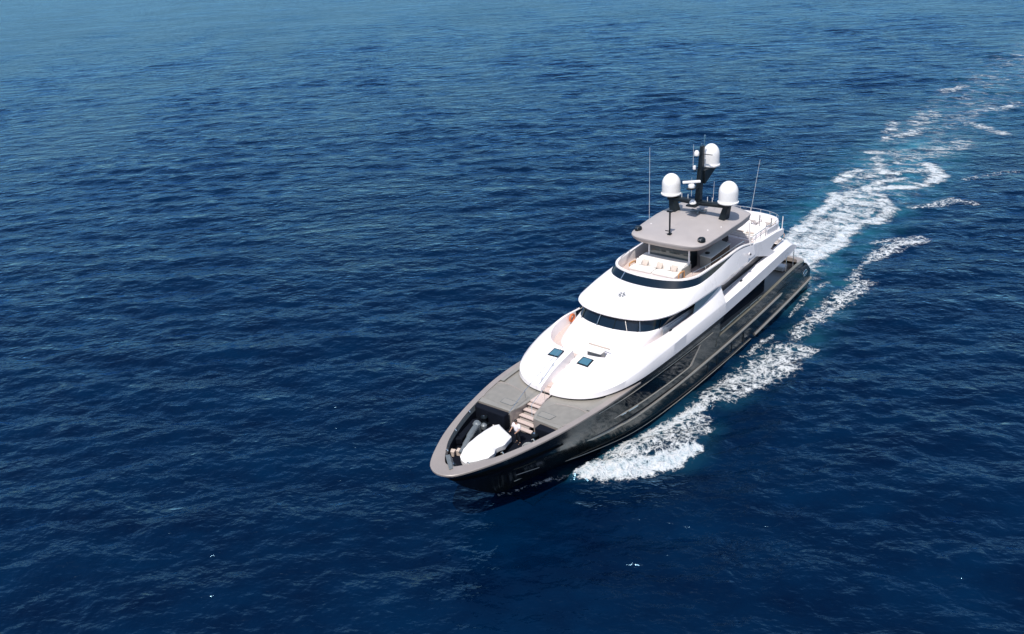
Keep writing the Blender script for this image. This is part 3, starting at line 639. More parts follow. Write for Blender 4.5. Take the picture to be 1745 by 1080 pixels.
for i, (y, a, _) in enumerate(pil):
    bm = bmn(); bmesh.ops.create_grid(bm, x_segments=8, y_segments=8, size=.26)
    top = [v.co.copy() for v in bm.verts]
    for v in bm.verts:
        k = (1-(v.co.x/.26)**2)*(1-(v.co.y/.26)**2); v.co.z = .10*k**.5
    g = bmesh.ops.duplicate(bm, geom=bm.faces[:]+bm.verts[:]+bm.edges[:])
    for v in g['geom']:
        if isinstance(v, bmesh.types.BMVert): v.co.z *= -1
    bmesh.ops.remove_doubles(bm, verts=bm.verts, dist=.001)
    bmesh.ops.transform(bm, matrix=Matrix.Translation((22.62, y, 9.46)) @ Matrix.Rotation(a, 4, 'X') @ Matrix.Rotation(R(58), 4, 'Y'), verts=bm.verts)
    tag(obj('throw_pillow', bm, STRIPE if i % 2 else CREAM, None, smooth=60), lbl[i], 'pillow', 'throw pillows on the sundeck sofa')
# low side table by the sofa, port side
TB = empty('side_table', (23.3, 2.75, 8.67), 'low round tan side table beside the right end of the sofa', 'table')
bm = bmn(); lathe(bm, (23.3,2.75,8.98), [(0,.05),(.34,.05),(.36,.02),(.34,-.02),(0,-.02)], 20); obj('table_top', bm, STRIPE, TB)
bm = bmn(); lathe(bm, (23.3,2.75,8.67), [(.2,0),(.05,.04),(.05,.3)], 12); obj('leg', bm, WOOD, TB)
# bar counter, port side of sundeck
BR = empty('bar_counter', (17.6, 2.7, 8.67), 'long grey bar counter standing near the port rail under the roof', 'bar')
M = [(19.6,2.15),(19.75,3.15),(15.9,2.95),(15.6,1.95)]
bm = bmn(); prism(bm, [(x, y, 9.72) for x, y in M], (0,0,-1.03)); obj('cabinet', bm, BLACK, BR, bevel=.02)
bm = bmn(); prism(bm, [(19.6,2.13,8.7),(19.76,3.17,8.7),(19.76,3.17,9.71),(19.6,2.13,9.71)], (.04,0,0)); obj('front_panel', bm, BARM, BR)
bm = bmn(); box(bm, (19.95,1.3,9.45), (1.3,.8,1.55)); obj('added_dark_box', bm, BLACK, Y, bevel=.06)  # black box added to deepen the dark under the hardtop
bm = bmn(); prism(bm, [(x+.06*(1 if x > 17 else -1), y+.06*(1 if y > 2.7 else -1), 9.80) for x, y in M], (0,0,-.075)); obj('counter_top', bm, COUNT, BR, bevel=.02)
bm = bmn(); lathe(bm, (19.0,2.45,9.81), [(0,0),(.2,0),(.22,.03),(.17,.10),(0,.12)], 16); tag(obj('ice_bucket', bm, BLACK, None), 'small round black bowl on the front end of the bar counter', 'bowl')
# interior seating under hardtop: dining table & dark cabinet
DT = empty('dining_table', (17.0, -1.0, 8.67), 'dark dining table in the shade under the taupe roof', 'table')
bm = bmn(); box(bm, (17,-1,9.42), (3.2,1.3,.07)); obj('table_top', bm, WOOD, DT, bevel=.02)
for x in (16,18): bm = bmn(); box(bm, (x,-1,9.04), (.3,.6,.7)); obj('leg', bm, BLACK, DT)
# bench on the walkway in front of the wheelhouse
BN = empty('foredeck_bench', (33.6, 1.1, 5.97), 'small white bench with lidded top on the walkway before the wheelhouse', 'bench')
bm = bmn(); prism(bm, [(34.0,.60,6.72),(33.98,1.82,6.72),(33.45,1.8,6.72),(33.5,.56,6.72)], (0,0,-.72)); obj('base', bm, BARM, BN, bevel=.03)
bm = bmn(); prism(bm, [(34.2,.56,6.80),(34.15,1.90,6.80),(33.3,1.88,6.80),(33.3,.48,6.80)], (0,0,-.07)); obj('lid', bm, CREAM, BN, bevel=.015)
bm = bmn(); box(bm, (33.22,1.15,6.84), (.05,1.9,.14)); obj('backrest', bm, STRIPE, BN, bevel=.02)
# lifebuoy on inner starboard bulwark
bm = bmn(); c0_ = Vector((29.6,-3.93,6.50)); rr_ = []
for i in range(28):
    a = 2*math.pi*i/28; ct_ = c0_ + Vector((math.cos(a)*.29, 0, math.sin(a)*.29))
    rr_.append([bm.verts.new(ct_ + (Vector((math.cos(a),0,math.sin(a)))*math.cos(b)+Vector((0,1,0))*math.sin(b))*.085) for b in [2*math.pi*k/10 for k in range(10)]])
for i in range(28):
    for k in range(10): bm.faces.new((rr_[i][k], rr_[i][(k+1) % 10], rr_[(i+1) % 28][(k+1) % 10], rr_[(i+1) % 28][k]))
tag(obj('lifebuoy', bm, ORANGE, None), 'orange lifebuoy ring hung inside the starboard bulwark by the wheelhouse', 'lifebuoy')
bm = bmn(); prism(bm, [(28.9,-4.02,6.2),(28.9,-4.06,6.78),(27.9,-4.06,6.70),(27.9,-4.02,6.15)], (0,.03,0)); obj('bulwark_window', bm, GLASS, Y, smooth=0)

# ---- covered tender in the bow well
TE = empty('covered_tender', (45.4, .6, 3.6), 'small tender boat under a white canvas cover in the bow well', 'tender boat')
OUT = [(42.72,-.78),(43.12,.12),(43.45,.92),(44.45,1.16),(45.15,.98),(45.6,1.24),(46.25,1.26),(46.95,.85),(47.5,.42),(47.42,.0),(47.15,-.38),(46.4,-.78),(45.6,-1.0),(44.5,-1.1),(43.7,-1.1),(43.0,-1.0)]
no = len(OUT); SPN = lambda x: (x, .1+(x-43)*.015)
bm = bmn(); rings = []
for k in range(9):
    t = k/8; row = []
    for q in range(no*3):
        a = OUT[q//3]; b = OUT[(q//3+1) % no]; f = (q % 3)/3; x = a[0]*(1-f)+b[0]*f; y = a[1]*(1-f)+b[1]*f
        sx_ = min(max(x, 43.6), 46.8)*.94+45*.06; sy_ = SPN(sx_)[1]
        if k == 0: px_, py_, pz_ = x*.995+45.1*.005, y*.985+.1*.015, 3.98+.03*math.sin(q*1.9)
        else:
            u = (k-1)/7; px_, py_ = x*(1-u)+sx_*u, y*(1-u)+sy_*u
            top = .36 + .16*math.exp(-((px_-44.6)/1.0)**2) - .12*max(0, px_-46)
            pz_ = 4.32 + top*(1-(1-u)**2.2) + .012*math.sin(q*2.3+k)*(1-u)
        row.append(bm.verts.new((px_, py_, pz_)))
    rings.append(row)
m_ = no*3
for a, b in zip(rings, rings[1:]):
    for i in range(m_): bm.faces.new((a[i], a[(i+1) % m_], b[(i+1) % m_], b[i]))
bmesh.ops.remove_doubles(bm, verts=bm.verts, dist=.012)
obj('cover', bm, CLOTH, TE, smooth=38)
A_ = Vector((47.5,.42,0))
bm = bmn(); hh_ = []
for sc_, z in ((.93, 4.2), (.85, 3.9), (.5, 3.62)):
    hh_.append([bm.verts.new((45.1+(x-45.1)*(sc_*.5+.5), .1+(y-.1)*sc_, z)) for x, y in OUT])
for a, b in zip(hh_, hh_[1:]):
    for i in range(no): bm.faces.new((a[i], a[(i+1) % no], b[(i+1) % no], b[i]))
obj('hull', bm, GREYM, TE)
bm = bmn(); p0 = A_+Vector((.0,.0,4.1)); tube(bm, [p0, p0+Vector((.35,.45,-.1)), p0+Vector((.45,.7,.55))], .02, 5); obj('bow_strap', bm, CLOTH, TE)
# davit crane beside it
DV = empty('davit_crane', (44.2,-1.75,3.57), 'folded grey davit crane lying beside the covered tender', 'crane')
bm = bmn(); tube(bm, catmull([(43.7,-1.95,4.35),(44.6,-1.6,4.4),(45.6,-1.2,4.35),(46.7,-.8,4.2)], 16), [.22]*8+[.17]*4+[.12]*4, 10); obj('boom', bm, GREYM, DV)
bm = bmn(); lathe(bm, (43.7,-1.95,3.57), [(.34,0),(.3,.2),(.28,.8),(.3,.95),(.18,1.1),(0,1.12)], 18); obj('pedestal', bm, GREYM, DV)
bm = bmn(); lathe(bm, (43.45,-1.55,4.1), [(0,0),(.2,.02),(.22,.3),(.1,.42),(0,.43)], 14); obj('motor', bm, GREYM, DV)
# bow fittings
for (x, y, l) in ((46.55,-1.72,'small beige locker box nearest the starboard bow bulwark'), (46.2,-1.32,'small beige locker box beside the davit boom tip')):
    LB = empty('locker_box', (x, y, 3.58), l, 'box', 'beige locker boxes in the bow well')
    bm = bmn(); box(bm, (x, y, 3.75), (.36,.40,.34), rz=.35); obj('body', bm, STRIPE, LB, bevel=.02)
    bm = bmn(); box(bm, (x, y, 3.945), (.40,.44,.045), rz=.35); obj('lid', bm, STRIPE, LB, bevel=.015)
def winch(x, y, lab):
    Wn = empty('mooring_winch', (x, y, 3.58), lab, 'winch', 'mooring winches below the foredeck break')
    bm = bmn(); box(bm, (x, y, 3.68), (.7,.6,.2)); obj('base', bm, BLACK, Wn, bevel=.03)
    bm = bmn(); lathe(bm, (x, y, 3.76), [(.26,0),(.2,.1),(.16,.3),(.22,.48),(.27,.52),(.24,.6),(0,.64)], 20); obj('drum', bm, BLACK, Wn)
    bm = bmn(); lathe(bm, (x, y, 4.39), [(.12,0),(.12,.04),(0,.06)], 12); obj('top_cap', bm, CHROME, Wn)
winch(42.5, -2.35, 'black mooring winch with steel cap on the starboard side below the deck edge')
winch(42.35, 2.05, 'black mooring winch with steel cap at the foot of the stairs on the port side')
winch(48.15, -.15, 'black anchor winch with steel cap at the very tip of the bow')
# rope coils
def coil(x, y, z, r, lab, m):
    bm = bmn(); pts = []
    for i in range(150):
        a = i*.33; rr = r*(.45+.55*((i % 38)/38)); pts.append((x+rr*math.cos(a)*1.15, y+rr*math.sin(a), z+.03+.05*(i//38)+.02*math.sin(i)))
    tube(bm, pts, .028, 5); tag(obj('rope_coil', bm, m, None), lab, 'rope', 'rope coils in the bow well')
ROPE1 = mat('grey_rope', (.35,.36,.36), .9, var=.3, vscale=30); ROPE2 = mat('blue_rope', (.12,.28,.36), .9)
coil(43.05, 2.0, 3.6, .40, 'grey coiled mooring rope beside the person in the white shirt', ROPE1)
coil(42.65, 2.62, 3.6, .26, 'blue coiled rope against the port bulwark of the bow well', ROPE2)
coil(42.2, -1.5, 3.6, .26, 'pale rope coil under the starboard foredeck edge', CLOTH)
# navy covered gear in the well
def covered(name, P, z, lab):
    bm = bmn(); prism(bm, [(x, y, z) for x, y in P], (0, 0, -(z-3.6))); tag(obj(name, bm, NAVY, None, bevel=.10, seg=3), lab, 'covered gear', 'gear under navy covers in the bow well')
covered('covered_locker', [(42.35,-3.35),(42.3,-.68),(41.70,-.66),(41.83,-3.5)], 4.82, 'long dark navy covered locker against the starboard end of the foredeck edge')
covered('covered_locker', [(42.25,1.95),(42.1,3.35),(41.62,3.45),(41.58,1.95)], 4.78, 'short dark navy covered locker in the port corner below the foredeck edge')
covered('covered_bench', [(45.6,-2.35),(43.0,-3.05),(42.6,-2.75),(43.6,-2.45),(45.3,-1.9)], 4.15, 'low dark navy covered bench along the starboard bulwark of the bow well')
# gangway handrails: thin ropes/rails from deck edge up over the front
pts = [(42.05,-.55,4.93),(41.6,-.62,4.95)]
for i, (a, b) in enumerate([((42.0,-.45,5.0),(39.9,-.62,5.75)), ((39.9,-.62,5.75),(38.0,-.7,6.3)), ((38.0,-.7,6.3),(35.2,-.75,7.1)), ((38.3,-.62,5.5),(35.4,-.62,6.9)), ((42.0,-.45,5.0),(42.3,-.2,3.6))]):
    bm = bmn(); tube(bm, [a, b], .018, 5); obj('stair_rail', bm, CHROME, Y)
for x, z in ((39.9, 5.75), (38.0, 6.3), (36.6, 6.72)):
    bm = bmn(); tube(bm, [(x,-.66,4.9 if x > 38.2 else onz(BV, x, -.7, -.05)), (x,-.66,z)], .018, 5); obj('stair_rail_post', bm, CHROME, Y)
bm = bmn(); tube(bm, [(41.5,1.2,4.95),(41.2,.95,5.7),(39.3,.62,6.0)], .016, 5); tube(bm, [(39.3,.62,4.9),(39.3,.62,6.0)], .016, 5); obj('stair_rail', bm, CHROME, Y)

# ---- aft sundeck: sunpads, rail, loungers
SP = empty('sunbed', (9.2, 0, 8.67), 'wide white cushioned sunbed with beige stripes on the open aft sundeck', 'sunbed')
bm = bmn(); c = catmull([(11.3,3.0,0),(11.0,1.5,0),(10.9,0,0)], 10)
P = [(11.35,3.05),(10.95,1.6),(10.85,0),(10.95,-1.6),(11.35,-3.05),(8.2,-3.0),(8.0,0),(8.2,3.0)]
prism(bm, [(x, y, 8.98) for x, y in P], (0,0,-.31)); obj('base', bm, WHITE, SP, bevel=.05)
for k in range(6):
    y0 = -3+k; xo = .07*abs(y0+.5)
    bm = bmn(); box(bm, (9.7+xo, y0+.5, 9.06), (2.5,.96,.15)); obj('mattress', bm, CREAM, SP, bevel=.05)
    bm = bmn(); box(bm, (10.75+xo, y0+.5, 9.16), (.34,.7,.12), ry=R(-8)); obj('bolster', bm, STRIPE, SP, bevel=.04)
# aft rail
RL = [(13.4,3.72),(10,3.66),(7.4,3.6),(6.2,2.9),(5.6,1.5),(5.5,0),(5.6,-1.5),(6.2,-2.9),(7.4,-3.6),(10,-3.66),(13.4,-3.72)]
for h in (9.65, 9.25):
    bm = bmn(); tube(bm, catmull([(x, y, h) for x, y in RL], 70), .025 if h > 9.5 else .014, 6); ar = obj('aft_rail', bm, CHROME, Y)
for (x, y) in [tuple(p[:2]) for p in catmull([(x, y, 0) for x, y in RL], 21)]:
    bm = bmn(); tube(bm, [(x, y, 8.62), (x, y, 9.65)], .022, 6); obj('rail_post', bm, CHROME, ar)
bm = bmn(); cw = catmull([(x, y, 0) for x, y in RL[1:-1]], 60); w0 = np.array([(x-.03, y*1.01, 8.4) for x, y, _ in cw]); w1 = w0.copy(); w1[:, 2] = 9.32
w2 = np.array([(x+.12 if x < 7.3 else x, y*.965, 9.32) for x, y, _ in cw]); w3 = w2.copy(); w3[:, 2] = 8.6
loft(bm, [w0, w1, w2, w3], cap_ends=True); obj('aft_bulwark', bm, WHITE, Y, smooth=40)
# white side screens along the aft rail (starboard one reads as hazy glass)
bm = bmn()
cc = catmull([(x, y, 0) for x, y in RL[5:]], 30)
loft(bm, [np.array([(x, y, 8.72) for x, y, _ in cc]), np.array([(x, y, 9.55) for x, y, _ in cc])]); obj('glass_balustrade', bm, mat('clear_glass', (.8,.85,.86), .05, trans=1, alpha=.35), Y)
# loungers aft
def lounger(x, y, lab):
    Lg = empty('sun_lounger', (x, y, 8.67), lab, 'lounger', 'sun loungers at the aft end of the sundeck')
    bm = bmn(); box(bm, (x-.2, y, 8.92), (1.3,.58,.1)); obj('seat', bm, CREAM, Lg, bevel=.03)
    bm = bmn(); box(bm, (x+.62, y, 9.12), (.65,.58,.08), ry=R(-38)); obj('backrest', bm, CREAM, Lg, bevel=.03)
    for dx in (-.75, .35):
        for dy in (-.25, .25): bm = bmn(); box(bm, (x+dx, y+dy, 8.78), (.05,.05,.22)); obj('leg', bm, GREYM, Lg)
for y, l in ((2.7,'white sun lounger nearest the port rail on the aft sundeck'), (1.2,'white sun lounger second from the port rail on the aft sundeck'), (-.4,'white sun lounger third from the port rail on the aft sundeck'), (-2.0,'white sun lounger farthest from the port rail on the aft sundeck')):
    lounger(6.9, y, l)
def parasol_pole(x, y, lab, h=1.5):
    bm = bmn(); tube(bm, [(x, y, 8.67), (x, y, 8.67+h)], .03, 6); lathe(bm, (x, y, 8.67), [(.18,0),(.18,.04),(.04,.06)], 12)
    lathe(bm, (x, y, 8.67+h*.55), [(.03,0),(.055,.05),(.05,h*.42),(0,h*.46)], 8)
    tag(obj('furled_parasol', bm, GREYM, None), lab, 'parasol', 'furled parasols on the aft sundeck')
parasol_pole(7.9, 3.15, 'grey furled parasol between sunbed and loungers, nearest the port rail', 1.1)
parasol_pole(7.75, 1.95, 'grey furled parasol between sunbed and loungers, second from the port rail', 1.2)
parasol_pole(7.7, .4, 'grey furled parasol between sunbed and loungers, third from the port rail', 1.2)
# ensign staff
bm = bmn(); tube(bm, [(6.9,3.8,8.1),(6.85,3.8,9.75)], .04, 8); obj('stern_pole', bm, WHITE, Y)
# upper deck aft furniture
def chair(x, y, rz, lab):
    Cg = empty('deck_chair', (x, y, 5.98), lab, 'chair', 'dark chairs on the upper aft deck')
    Mx = lambda p: Matrix.Translation((x, y, 0)) @ Matrix.Rotation(rz, 4, 'Z') @ Vector(p)
    bm = bmn(); p = Mx((0,0,6.42)); box(bm, p, (.5,.5,.08), rz=rz); obj('seat', bm, mat('blue_seat', (.05,.09,.14), .7), Cg, bevel=.02)
    bm = bmn(); p = Mx((-.25,0,6.75)); box(bm, p, (.07,.5,.6), rz=rz); obj('backrest', bm, GREYM, Cg, bevel=.02)
    for dx in (-.2,.2):
        for dy in (-.2,.2): bm = bmn(); p = Mx((dx,dy,6.19)); box(bm, p, (.04,.04,.42), rz=rz); obj('leg', bm, CHROME, Cg)
chair(8.0, 3.0, 1.2, 'dark blue deck chair behind the port wing of the upper deck')
chair(7.2, 2.2, 2.6, 'dark blue deck chair closer to the centre of the upper aft deck')
bm = bmn(); tube(bm, catmull([(7.6,3.85,7.5),(6.0,3.7,7.5),(4.8,3.0,7.5),(4.3,1.5,7.5),(4.2,0,7.5),(4.3,-1.5,7.5),(4.8,-3.0,7.5),(6,-3.7,7.5)], 50), .03, 6); ur = obj('upper_aft_rail', bm, WOOD, Y)
for x, y in ((6.0,3.7),(4.8,3.0),(4.3,1.5),(4.2,0),(4.3,-1.5),(4.8,-3.0)):
    bm = bmn(); tube(bm, [(x,y,6.3),(x,y,7.5)], .022, 6); obj('rail_post', bm, CHROME, ur)

# ---- person in the bow well
def skin_body(name, joints, edges, m, parent, root=0, sub=2):
    me = bpy.data.meshes.new(name); me.from_pydata([j[0] for j in joints], edges, [])
    o = bpy.data.objects.new(name, me); COL.objects.link(o); me.materials.append(m)
    sk = o.modifiers.new('skin', 'SKIN'); sk.use_smooth_shade = True
    for i, j in enumerate(joints):
        r_ = j[1] if isinstance(j[1], tuple) else (j[1], j[1]); me.skin_vertices[0].data[i].radius = r_
        me.skin_vertices[0].data[i].use_root = (i == root)
    s = o.modifiers.new('sub', 'SUBSURF'); s.levels = sub; s.render_levels = sub
    if parent: o.parent = parent; o.matrix_parent_inverse = Matrix.Translation(-parent.location)
    return o
PX, PY, PZ = 42.95, 1.05, 3.6
def W(p): # local x forward (facing towards the tender, +x), y left
    return (PX+p[0]*1.08, PY+p[1]*1.1, PZ+p[2]*1.06)
PR = empty('person', (PX, PY, PZ), 'person in a white shirt and black trousers standing by the tender', 'person')
J = [((0,0,.95),(.15,.11)),((.02,0,1.15),(.14,.10)),((.06,0,1.36),(.17,.115)),((.08,0,1.47),(.07,.07)),((.10,0,1.56),.055),((.12,0,1.65),(.085,.095)),((.125,0,1.74),(.06,.07)),
     ((.06,.20,1.42),.062),((.14,.28,1.18),.046),((.36,.22,1.08),.036),((.43,.20,1.07),.03),
     ((.06,-.20,1.42),.062),((.10,-.30,1.16),.046),((.30,-.30,1.02),.036),((.37,-.29,1.0),.03),
     ((0,.10,.88),.10),((.05,.13,.50),.068),((-.02,.14,.10),.045),((.06,.15,.04),.045),((.18,.16,.03),.035),
     ((0,-.10,.88),.10),((.02,-.14,.50),.068),((-.10,-.15,.10),.045),((-.02,-.16,.04),.045),((.10,-.17,.03),.035)]
E_ = [(0,1),(1,2),(2,3),(3,4),(4,5),(5,6),(2,7),(7,8),(8,9),(9,10),(2,11),(11,12),(12,13),(13,14),(0,15),(15,16),(16,17),(17,18),(18,19),(0,20),(20,21),(21,22),(22,23),(23,24)]
body = skin_body('body', [(W(j[0]), j[1]) for j in J], E_, SKIN, PR)
for hand, s in ((J[10][0], 1), (J[14][0], -1)):
    for k in range(5):
        b = Vector(hand); off = Vector((.01, (k-1.5)*.019*s, -.005)) if k < 4 else Vector((-.04, -.03*s, .0))
        d = Vector((.04, 0, -.012)) if k < 4 else Vector((.03, -.03*s, -.01)); ln = (.9, 1.1, 1.0, .8, .8)[k]
        p0, p1, p2 = b+off, b+off+d*ln, b+off+d*ln*1.7+Vector((0, 0, -.015))
        fing = skin_body('finger', [(W(p0), .009), (W(p1), .009), (W(p2), .007)], [(0,1),(1,2)], SKIN, body, 0, 1)
JS = [((0,0,.86),(.235,.19)),((.02,0,1.12),(.225,.18)),((.06,0,1.36),(.24,.165)),((.075,0,1.45),(.10,.09)),((.06,.22,1.42),.10),((.12,.28,1.20),.085),((.06,-.22,1.42),.10),((.10,-.30,1.18),.085)]
skin_body('shirt', [(W(j[0]), j[1]) for j in JS], [(0,1),(1,2),(2,3),(2,4),(4,5),(2,6),(6,7)], SHIRT, PR)
JT = [((0,0,.93),(.165,.13)),((0,.10,.86),.115),((.05,.13,.50),.088),((-.02,.14,.12),.07),((0,-.10,.86),.115),((.02,-.14,.50),.088),((-.10,-.15,.12),.07)]
skin_body('trousers', [(W(j[0]), j[1]) for j in JT], [(0,1),(1,2),(2,3),(0,4),(4,5),(5,6)], TROUS, PR)
for f0, f1 in (((-.05,.14,.05),(.17,.165,.04)), ((-.12,-.155,.05),(.10,-.175,.04))):
    skin_body('shoe', [(W(f0), .05), (W(((f0[0]+f1[0])/2, (f0[1]+f1[1])/2, .055)), .055), (W(f1), .04)], [(0,1),(1,2)], TROUS, PR, 0, 1)
bm = bmn(); bmesh.ops.create_icosphere(bm, subdivisions=3, radius=.118)
for v in bm.verts:
    if v.co.z < -.02 and v.co.x > .0: v.co *= .7
    v.co *= 1+.05*noise.noise(v.co*18)
bmesh.ops.transform(bm, matrix=Matrix.Translation(W((.105,0,1.715))), verts=bm.verts); hr = obj('hair', bm, HAIR, PR, smooth=60)
bm = bmn(); lathe(bm, W((.215,0,1.645)), [(.0,0),(.012,.0),(.014,.03),(.004,.05)], 6); obj('nose', bm, SKIN, body)
for s in (-1,1):
    bm = bmn(); lathe(bm, W((.20,s*.035,1.68)), [(0,-.012),(.012,0),(0,.012)], 8); obj('eye', bm, HAIR, body)
    bm = bmn(); lathe(bm, W((.11,s*.095,1.65)), [(0,-.03),(.015,-.01),(.02,.02),(0,.03)], 8); obj('ear', bm, SKIN, body)
bm = bmn(); box(bm, W((.205,0,1.605)), (.02,.05,.012)); obj('mouth', bm, RED, body)

# ================================================================== WATER
VIEW_AZ = YAW
def sm(a, b, x): t = np.clip((x-a)/(b-a), 0, 1); return t*t*(3-2*t)
# --- foam strokes: (polyline world xy, radius list, density)
ST = [
 # bow wave, port
 ([(40.6,1.9),(39.2,3.3)],[.25,.35],.35),
 ([(39.3,3.5),(38.2,4.7),(36.4,6.6),(34.2,8.0),(32.2,8.9)],[.55,1.05,1.05,.8,.45],1.3),
 ([(38.2,4.0),(36.2,5.0),(33.6,6.0),(30.8,6.6),(28.4,7.0)],[.6,1.1,1.25,1.3,1.0],.74),
 ([(36.6,4.2),(34,4.9),(31,5.3),(28.4,5.8),(27,6.3)],[.45,.6,.6,.55,.5],1.0),
 ([(33,7.6),(30.8,7.9),(29.2,8.2)],[.8,.8,.5],.66),
 # lace along the hull
 ([(27.5,6.1),(24.5,6.3),(21,6.9),(17.5,7.6),(14,8.0),(12.8,9.3)],[.75,1.0,1.35,1.7,1.7,1.0],.72),
 ([(24.5,7.3),(20.5,8.2),(16.5,9.2)],[.8,1.1,1.0],.68),
 ([(17.6,5.2),(14,5.4),(11.5,5.6)],[.2,.45,.2],.62),
 ([(11,7.4),(8.2,7.3),(5,7.5),(1.5,7.8),(-2,8.4),(-4.2,8.3)],[.7,.9,1.1,1.25,1.3,1.2],.62),
 ([(-4.2,7.2),(-8,6.8),(-11.5,6.5)],[.8,.45,.5],.50),
 ([(-11.5,6.6),(-14.5,7.2),(-17.5,7.8),(-20.3,9.6)],[.8,1.2,1.2,.9],.70),
 ([(-16.5,5.4),(-19,6.8),(-21.5,9.2)],[.6,.8,.8],.55),
 ([(7,5.2),(3,5.0),(0,5.0),(-2.6,5.2)],[.2,.35,.45,.5],.45),
 # propeller wake
 ([(-.5,0),(-4,.2),(-9,-.2),(-14,-.8),(-20,-1.0),(-25,-.8),(-30,-.6),(-35,-1.8)],[3.6,3.2,2.2,2.7,2.9,2.9,3.0,2.4],.66),
 ([(-7,1.2),(-10.5,1.2),(-14.5,2.0),(-17,1.6)],[1.1,1.1,1.2,.9],.95),
 ([(-8,-1.5),(-14,-3.4),(-22,-4.0),(-27,-3.6),(-31,-4.0),(-33,-5.6)],[1.0,1.1,1.0,1.1,1.2,.9],.80),
 ([(-17,1.3),(-22,1.2),(-25,3.2),(-29.5,3.0),(-33,1.0)],[1.0,1.1,1.0,1.0,1.0],.80),
 ([(-12,-1),(-18,-1.5),(-26,-1.0),(-33,-3.2),(-36,-3.4)],[1,.9,1,1.1,.9],.75),
 # ring astern
 ([(-38,-1.4),(-40.5,2.2),(-43.5,3.9),(-48.5,3.9),(-54,.8)],[.8,1.0,1.1,1.2,.9],.78),
 ([(-39.5,-7.2),(-43,-7.2),(-46,-6.6)],[.9,1.1,.9],.70),
 ([(-46.5,-3.2),(-48.5,-4.2),(-51,-5.2),(-55,-6.8)],[1.2,1.3,1.2,1.0],.68),
 ([(-37,-2.6),(-41.5,-2.0),(-44.5,.2)],[.9,1.0,.8],.72),
 ([(-46,-2),(-50,1.5)],[.8,1.3],.55), ([(-53,-3),(-57,-1),(-62,1.2),(-66,2.5)],[1.3,1.8,1.6,1.2],.50),
 ([(-57,-8.5),(-58.5,-5.0)],[1.2,1.2],.55), ([(-70,-8.5),(-73,-7.0),(-77,-6)],[1.6,1.8,1.4],.50),
 ([(-84,-1),(-82,2),(-78,6)],[1.0,1.3,1.2],.60), ([(-64,0),(-67,2.5),(-71,1.0)],[1.6,1.8,1.5],.45),
 ([(-31.5,5.2),(-34,7.2),(-37.5,8.6),(-37,11)],[.6,1.0,1.1,.8],.56), ([(-48,7.5),(-55,12)],[.9,1.0],.40),
 ([(-80,-8),(-90,-9)],[2,2.5],.45),
 ([(-56,-3),(-75,-3),(-100,-5),(-140,-6),(-210,-6)],[5,6,7,8,8],.19), ([(-36,-2),(-46,-3),(-58,-3.5)],[5.2,5.5,5],.26),
 ([(44.6,.35),(42.8,.95),(40.8,1.9),(39.0,3.2)],[.12,.18,.25,.4],.55), ([(44.6,-.35),(42.8,-.95),(40.8,-1.9),(38,-3.6),(34,-5.2)],[.12,.2,.4,.8,1.2],.8),
 ([(-95,-2),(-99,2),(-104,3)],[1.4,1.6,1.2],.55), ([(-112,-12),(-120,-10)],[1.5,1.5],.5), ([(-66,-9),(-72,-10),(-80,-12)],[1.2,1.4,1.2],.42),
]
AER = [([(0,0),(-10,-.4),(-22,-1),(-34,-1.5),(-45,-2),(-56,-3),(-64,-3)],[4.2,3.6,4.2,4.5,5,5,4],.8), ([(-56,-3),(-70,-3),(-90,-3),(-130,-4),(-200,-4)],[5,5.5,6,7,8],.38),
       ([(39.5,2.4),(37,4.4),(33,6.4),(29,6.8)],[.7,1.2,1.9,1.3],.38), ([(28,6.2),(20,7.2),(12,8),(0,8)],[1.0,1.5,1.6,1.2],.25),
       ([(3,5),(-3,5.6)],[1.2,1.6],.5)]
def field(strokes, X, Yv, soft=1.0):
    out = np.zeros_like(X)
    for P, Rr, D in strokes:
        if np.mean([p[0] for p in P]) < -50: D = D*.82
        xs = [p[0] for p in P]; ys = [p[1] for p in P]; mr = max(Rr)*2.2
        m = (X > min(xs)-mr) & (X < max(xs)+mr) & (Yv > min(ys)-mr) & (Yv < max(ys)+mr)
        if not m.any(): continue
        x = X[m]; y = Yv[m]; best = np.zeros_like(x)
        for (a, b, ra, rb) in zip(P, P[1:], Rr, Rr[1:]):
            dx, dy = b[0]-a[0], b[1]-a[1]; L2 = dx*dx+dy*dy
            t = np.clip(((x-a[0])*dx+(y-a[1])*dy)/L2, 0, 1); d = np.hypot(x-a[0]-t*dx, y-a[1]-t*dy); rr = ra+(rb-ra)*t
            best = np.maximum(best, D*(1-sm(.15, 1.7*soft, d/rr)))
        out[m] = np.maximum(out[m], best)
    return out
# waves: sum of directional sines; crests roughly perpendicular to (cos th, sin th)
rs = np.random.RandomState(5)
WAVES = []
for i in range(90):
    lam = .8*(4.5/.8)**rs.rand() if i < 56 else (rs.uniform(4.5, 9) if i < 80 else rs.uniform(10, 40))
    th = VIEW_AZ - R(9) + rs.normal(0, .58 if lam < 8 else .30)
    k = 2*math.pi/lam; amp = (.0054*lam**.8 if lam < 4.5 else .0038*lam) * rs.uniform(.6, 1.2) if lam < 9 else .0014*lam*rs.uniform(.5, 1)
    WAVES.append((k*math.cos(th), k*math.sin(th), amp, rs.uniform(0, 6.283), lam))
def height(X, Yv, dist):
    Z = np.zeros_like(X); DX = np.zeros_like(X); DY = np.zeros_like(X)
    sp = dist*.0030*(1+dist/900)   # local grid step
    amod = .75+.35*np.sin(X*.045+1.3)*np.cos(Yv*.06+.4)+.2*np.sin(X*.11-Yv*.07)
    for kx, ky, a, ph, lam in WAVES:
        f = sm(1.1, 2.4, lam/np.maximum(sp*2.4, 1e-3)); p = kx*X+ky*Yv+ph; s = np.sin(p); c = np.cos(p); k = math.hypot(kx, ky)
        Z += a*f*s*amod; DX -= a*f*c*kx/k*.6; DY -= a*f*c*ky/k*.6
    return Z, DX, DY
